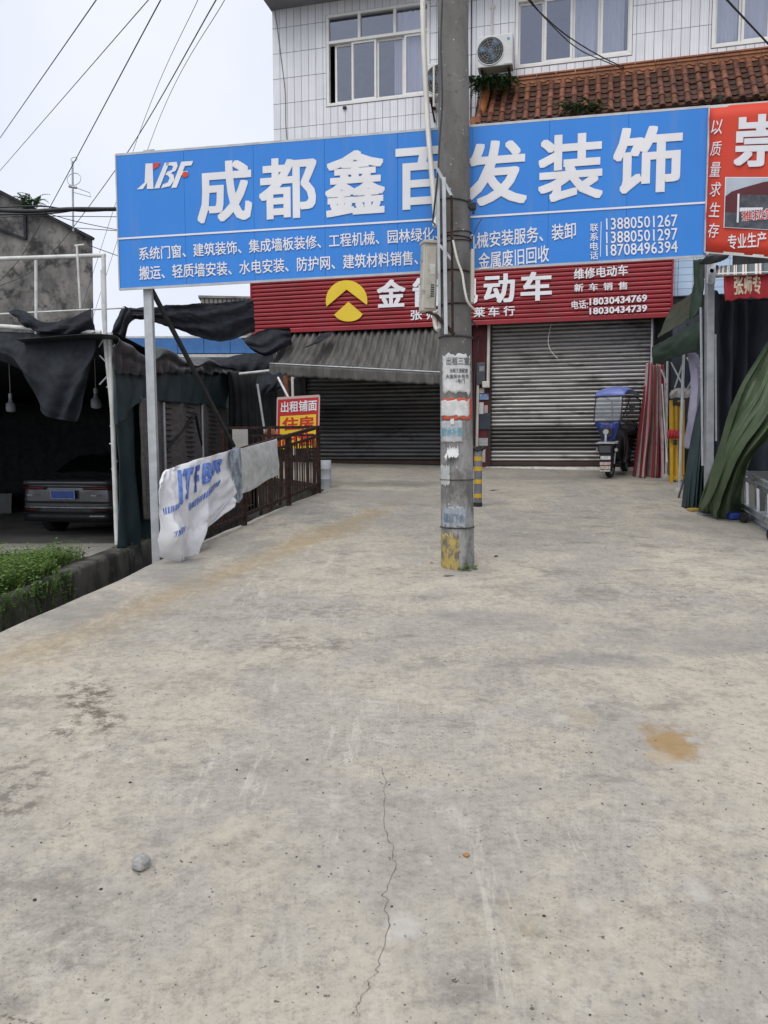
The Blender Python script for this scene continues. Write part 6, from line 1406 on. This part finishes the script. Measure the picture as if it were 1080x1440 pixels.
# black lap curtain hanging along the near side
lp3 = [[K(.20,.25,.80),K(.22,.40,.80),K(.20,.55,.74)],[K(.23,.25,.5),K(.27,.42,.48),K(.25,.58,.42)],[K(.21,.28,.26),K(.25,.42,.22),K(.22,.56,.20)]]
sheet('lap_apron', lp3, M['scblack'], 20, 20, folds(.03,2,.4,91), sct)
# handlebars, mirrors
mb = MB(); mb.tube([K(-.33,.30,.90),K(-.12,.22,.95),K(0,.22,.96),K(.12,.22,.95),K(.33,.30,.90)], .016, 8); mb.tube([K(0,.22,.95),K(0,.24,.80)], .03, 8); sp('handlebar', mb, 'scblack')
for x in (-.33,.33): mb = MB(); mb.tube([K(x*.75,.27,.905),K(x,.30,.90),K(x*1.12,.33,.893)], .02, 8); sp('grip', mb, 'blackrubber')
for x in (1,):
    mb = MB(); mb.tube([K(x*.20,.25,.94),K(x*.30,.24,1.08),K(x*.36,.24,1.13)], .007, 6); mi_ = sp('mirror_stem', mb, 'scblack'); mb = MB(); mb.disc(K(x*.38,.24,1.16), bk, .055, .018, 16); obj('mirror', mb, M['scblack'], mi_, bevel=.004)
# rain canopy
fp3 = lambda x, z: K(x, -.06-.10*(z-.65)+.0, z)
ap3 = [[fp3(-.245,.965),fp3(-.12,.945),fp3(0,.935),fp3(.12,.945),fp3(.25,.965)],[fp3(-.205,.86),fp3(-.11,.86)-bk*.03,fp3(0,.86)-bk*.04,fp3(.12,.86)-bk*.03,fp3(.215,.86)],[fp3(-.09,.645),fp3(-.05,.64)-bk*.02,fp3(.03,.64)-bk*.03,fp3(.09,.64)-bk*.02,fp3(.14,.645)]]
sheet('wind_apron', ap3, M['canblue'], 30, 18, lambda u,v,p: bk*(.012*math.sin(u*13+3*v)+.012*nz(u*6,v*6)), sct)
ws = lambda x, z: K(x, -.09+.30*max(0,z-.95)**1.2, z)
mb = MB(); mb.grid([[ws(x*(.255+.02*math.sin((z-.95)*7)), z) for x in [-1+.2*k for k in range(11)]] for z in [.955+.42*k/10 for k in range(11)]]); sp('windscreen', mb, 'clearpvc', solid=.003)
mb = MB(); mb.tube([ws(-.262,.955+.42*k/10)+rr3*0 for k in range(11)], .009, 6); mb.tube([ws(.262,.955+.42*k/10) for k in range(11)], .009, 6); mb.tube([ws(-.26+.052*k,.955) for k in range(11)], .006, 6); mb.tube([ws(-.26+.052*k,1.375) for k in range(11)], .008, 6); sp('screen_frame', mb, 'blackrubber')
roof = lambda s, t: K(-.29+.58*s, .02+1.15*t, 1.375+.20*math.sin(math.pi*min(1,max(0,t*.92)))**.42*(1-.35*abs(2*s-1)**3)-.10*t)
mb = MB(); mb.grid([[roof(s/14, t/16) for s in range(15)] for t in range(17)]); sp('canopy_roof', mb, 'canblue2', solid=.004)
side = [[K(.29,.02+.08*k+.0, 1.375-.10*k/14) for k in range(15)],[K(.31,.06+.07*k,1.1) for k in range(15)],[K(.30,.10+.06*k,.80) for k in range(15)]]
mb = MB(); mb.grid(rowsof(side, 24, 14)); sp('side_screen', mb, 'clearpvc', solid=.003)
mb = MB(); mb.tube([K(.292,.02,1.37),K(.295,.6,1.36),K(.292,1.15,1.28),K(.30,1.12,1.0),K(.25,.9,.76)], .012, 6); mb.tube([K(-.292,.02,1.37),K(-.295,.6,1.36),K(-.292,1.15,1.28),K(-.25,1.1,.9)], .012, 6); mb.tube([K(.18,.24,.95),K(.27,.3,1.2),K(.29,.4,1.37)], .010, 6); sp('canopy_frame', mb, 'scblack')
# headlight patch on the apron
mb = MB(); mb.box((-.10,-.015,.70),(.105,.012,.855),Frame(K(0,-.125,0),rr3,(0,0,1),bk)); hd = sp('headlight_panel', mb, 'scblack', bevel=.01)
mb = MB(); mb.disc(K(0,-.148,.785), bk, .045, .03, 20); obj('headlight', mb, mat('headlight_lens', (.36,.37,.40), rough=.15), hd); mb = MB(); mb.tube([K(0,-.15,.735),K(.005,-.17,.66),K(0,-.16,.62)], .02, 8); obj('lamp_stem', mb, M['galv2'], hd)
mb = MB(); mb.tube([K(-.06,.55,.2),K(-.16,.50,.06),K(-.22,.42,.012)], .014, 6); sp('side_stand', mb, 'galv')

# ------------------------------------------------------------------ little things on the concrete
def lump(name, px, py, r, m, label, cat, seed, flat=.75, group=None):
    c = G(px, py); mb = MB(); rows = []
    for i in range(13):
        th = math.pi*i/12; row = []
        for j in range(21):
            a = 6.28319*j/20; d = Vector((math.sin(th)*math.cos(a), math.sin(th)*math.sin(a), math.cos(th)))
            k = r*(1+.28*nz(d.x*1.6+seed,d.y*1.6,d.z*1.6)+.16*nz(d.x*4+seed,d.y*4,d.z*4)); row.append(c+Vector((d.x*k, d.y*k, d.z*k*flat+r*flat*.8)))
        rows.append(row)
    mb.grid(rows); return tag(obj(name, mb, m), label, cat, group)
lump('stone', 198.5, 1221, .030, mat('grey_mortar', (.46,.45,.43), (.34,.335,.32), rough=.95, scale=30, bump=.8, bscale=120), 'fist sized lump of grey mortar lying on the concrete', 'stone', 3.3, .8)
lump('orange_chip', 655.5, 1204, .010, mat('orange_chip', (.40,.19,.07), rough=.7), 'small orange chip on the concrete below the pole', 'chip', 7.7, .6)
dkp = mat('dark_pebble', (.035,.033,.03), (.06,.055,.05), rough=.9, scale=40)
gq = 'tiny dark bits scattered on the concrete'
for i, (x, y, lb) in enumerate(((760,1110,'tiny dark bit on the concrete below the brown stain'),(432,1069,'tiny dark pebble left of the long crack'),(333,1083,'tiny dark bit between the crack and the mortar lump'),(183,1101,'tiny dark pebble above the mortar lump'),(142,1251,'tiny dark pebble closest to the mortar lump'),(49,1266,'tiny dark pebble nearest the kerb side of the frame'),(805,942,'tiny dark bit farthest up the concrete beyond the brown stain'),(780,1045,'tiny dark bit beside the brown stain'),(765,1289,'tiny dark pebble by the yellowish streak'),(551,1276,'tiny dark pebble beside the white spot'))):
    lump('pebble', x, y, .0055, dkp, lb, 'pebble', i*1.3, .5, gq)
def leaf(x, y, m, label, rot, s=.03):
    c = G(x, y)+Vector((0,0,.006)); d = Vector((math.cos(rot),math.sin(rot),.084)); n_ = Vector((-d.y,d.x,0)); mb = MB()
    mb.add([c-d*s, c-d*s*.3+n_*s*.4+Vector((0,0,.008)), c+d*s, c-d*s*.3-n_*s*.4+Vector((0,0,.004)), c+Vector((0,0,.001))], [(0,4,1),(1,4,2),(2,4,3),(3,4,0)]); tag(obj('fallen_leaf', mb, m, solid=.001), label, 'leaf')
leaf(607, 793, mat('red_scrap', (.35,.03,.03), rough=.7), 'red scrap on the ground beside the foot of the pole', .3, .025)
leaf(698, 783, mat('dark_leaf', (.06,.045,.035), rough=.8), 'dark leaf on the ground behind the pole', 1.0, .04)
leaf(630, 811, mat('grey_leaf', (.13,.125,.11), rough=.8), 'greyish leaf on the ground just before the pole', .1, .06)
leaf(695, 690, mat('dark_twig', (.05,.045,.04), rough=.8), 'dark leaf scrap on the ground before the bright shutter', .0, .08)

rng = random.Random(31); mb = MB()
for i in range(1500):
    y = 1.7+9.5*rng.random()**1.6; x = rng.uniform(-.55*y-.2, .62*y+.3)
    if x < -2.5+.06*y*y*.2: x = abs(x)
    r = rng.uniform(.0012,.0034)*(1+.22*y**.8); a = rng.uniform(0,6.28); c = Vector((x, y, gz(y)+.012*nz(x*.8,y*.8)+.001)); k = [Vector((math.cos(a+q*1.257)*r*rng.uniform(.6,1.2), math.sin(a+q*1.257)*r*rng.uniform(.6,1.2), 0)) for q in range(5)]
    mb.add([c+q for q in k]+[c+Vector((0,0,r*.9))], [(q,(q+1)%5,5) for q in range(5)])
obj('loose_grit', mb, mat('grit', (.05,.047,.042), (.30,.28,.25), rough=1, scale=3, detail=9), kind='stuff')
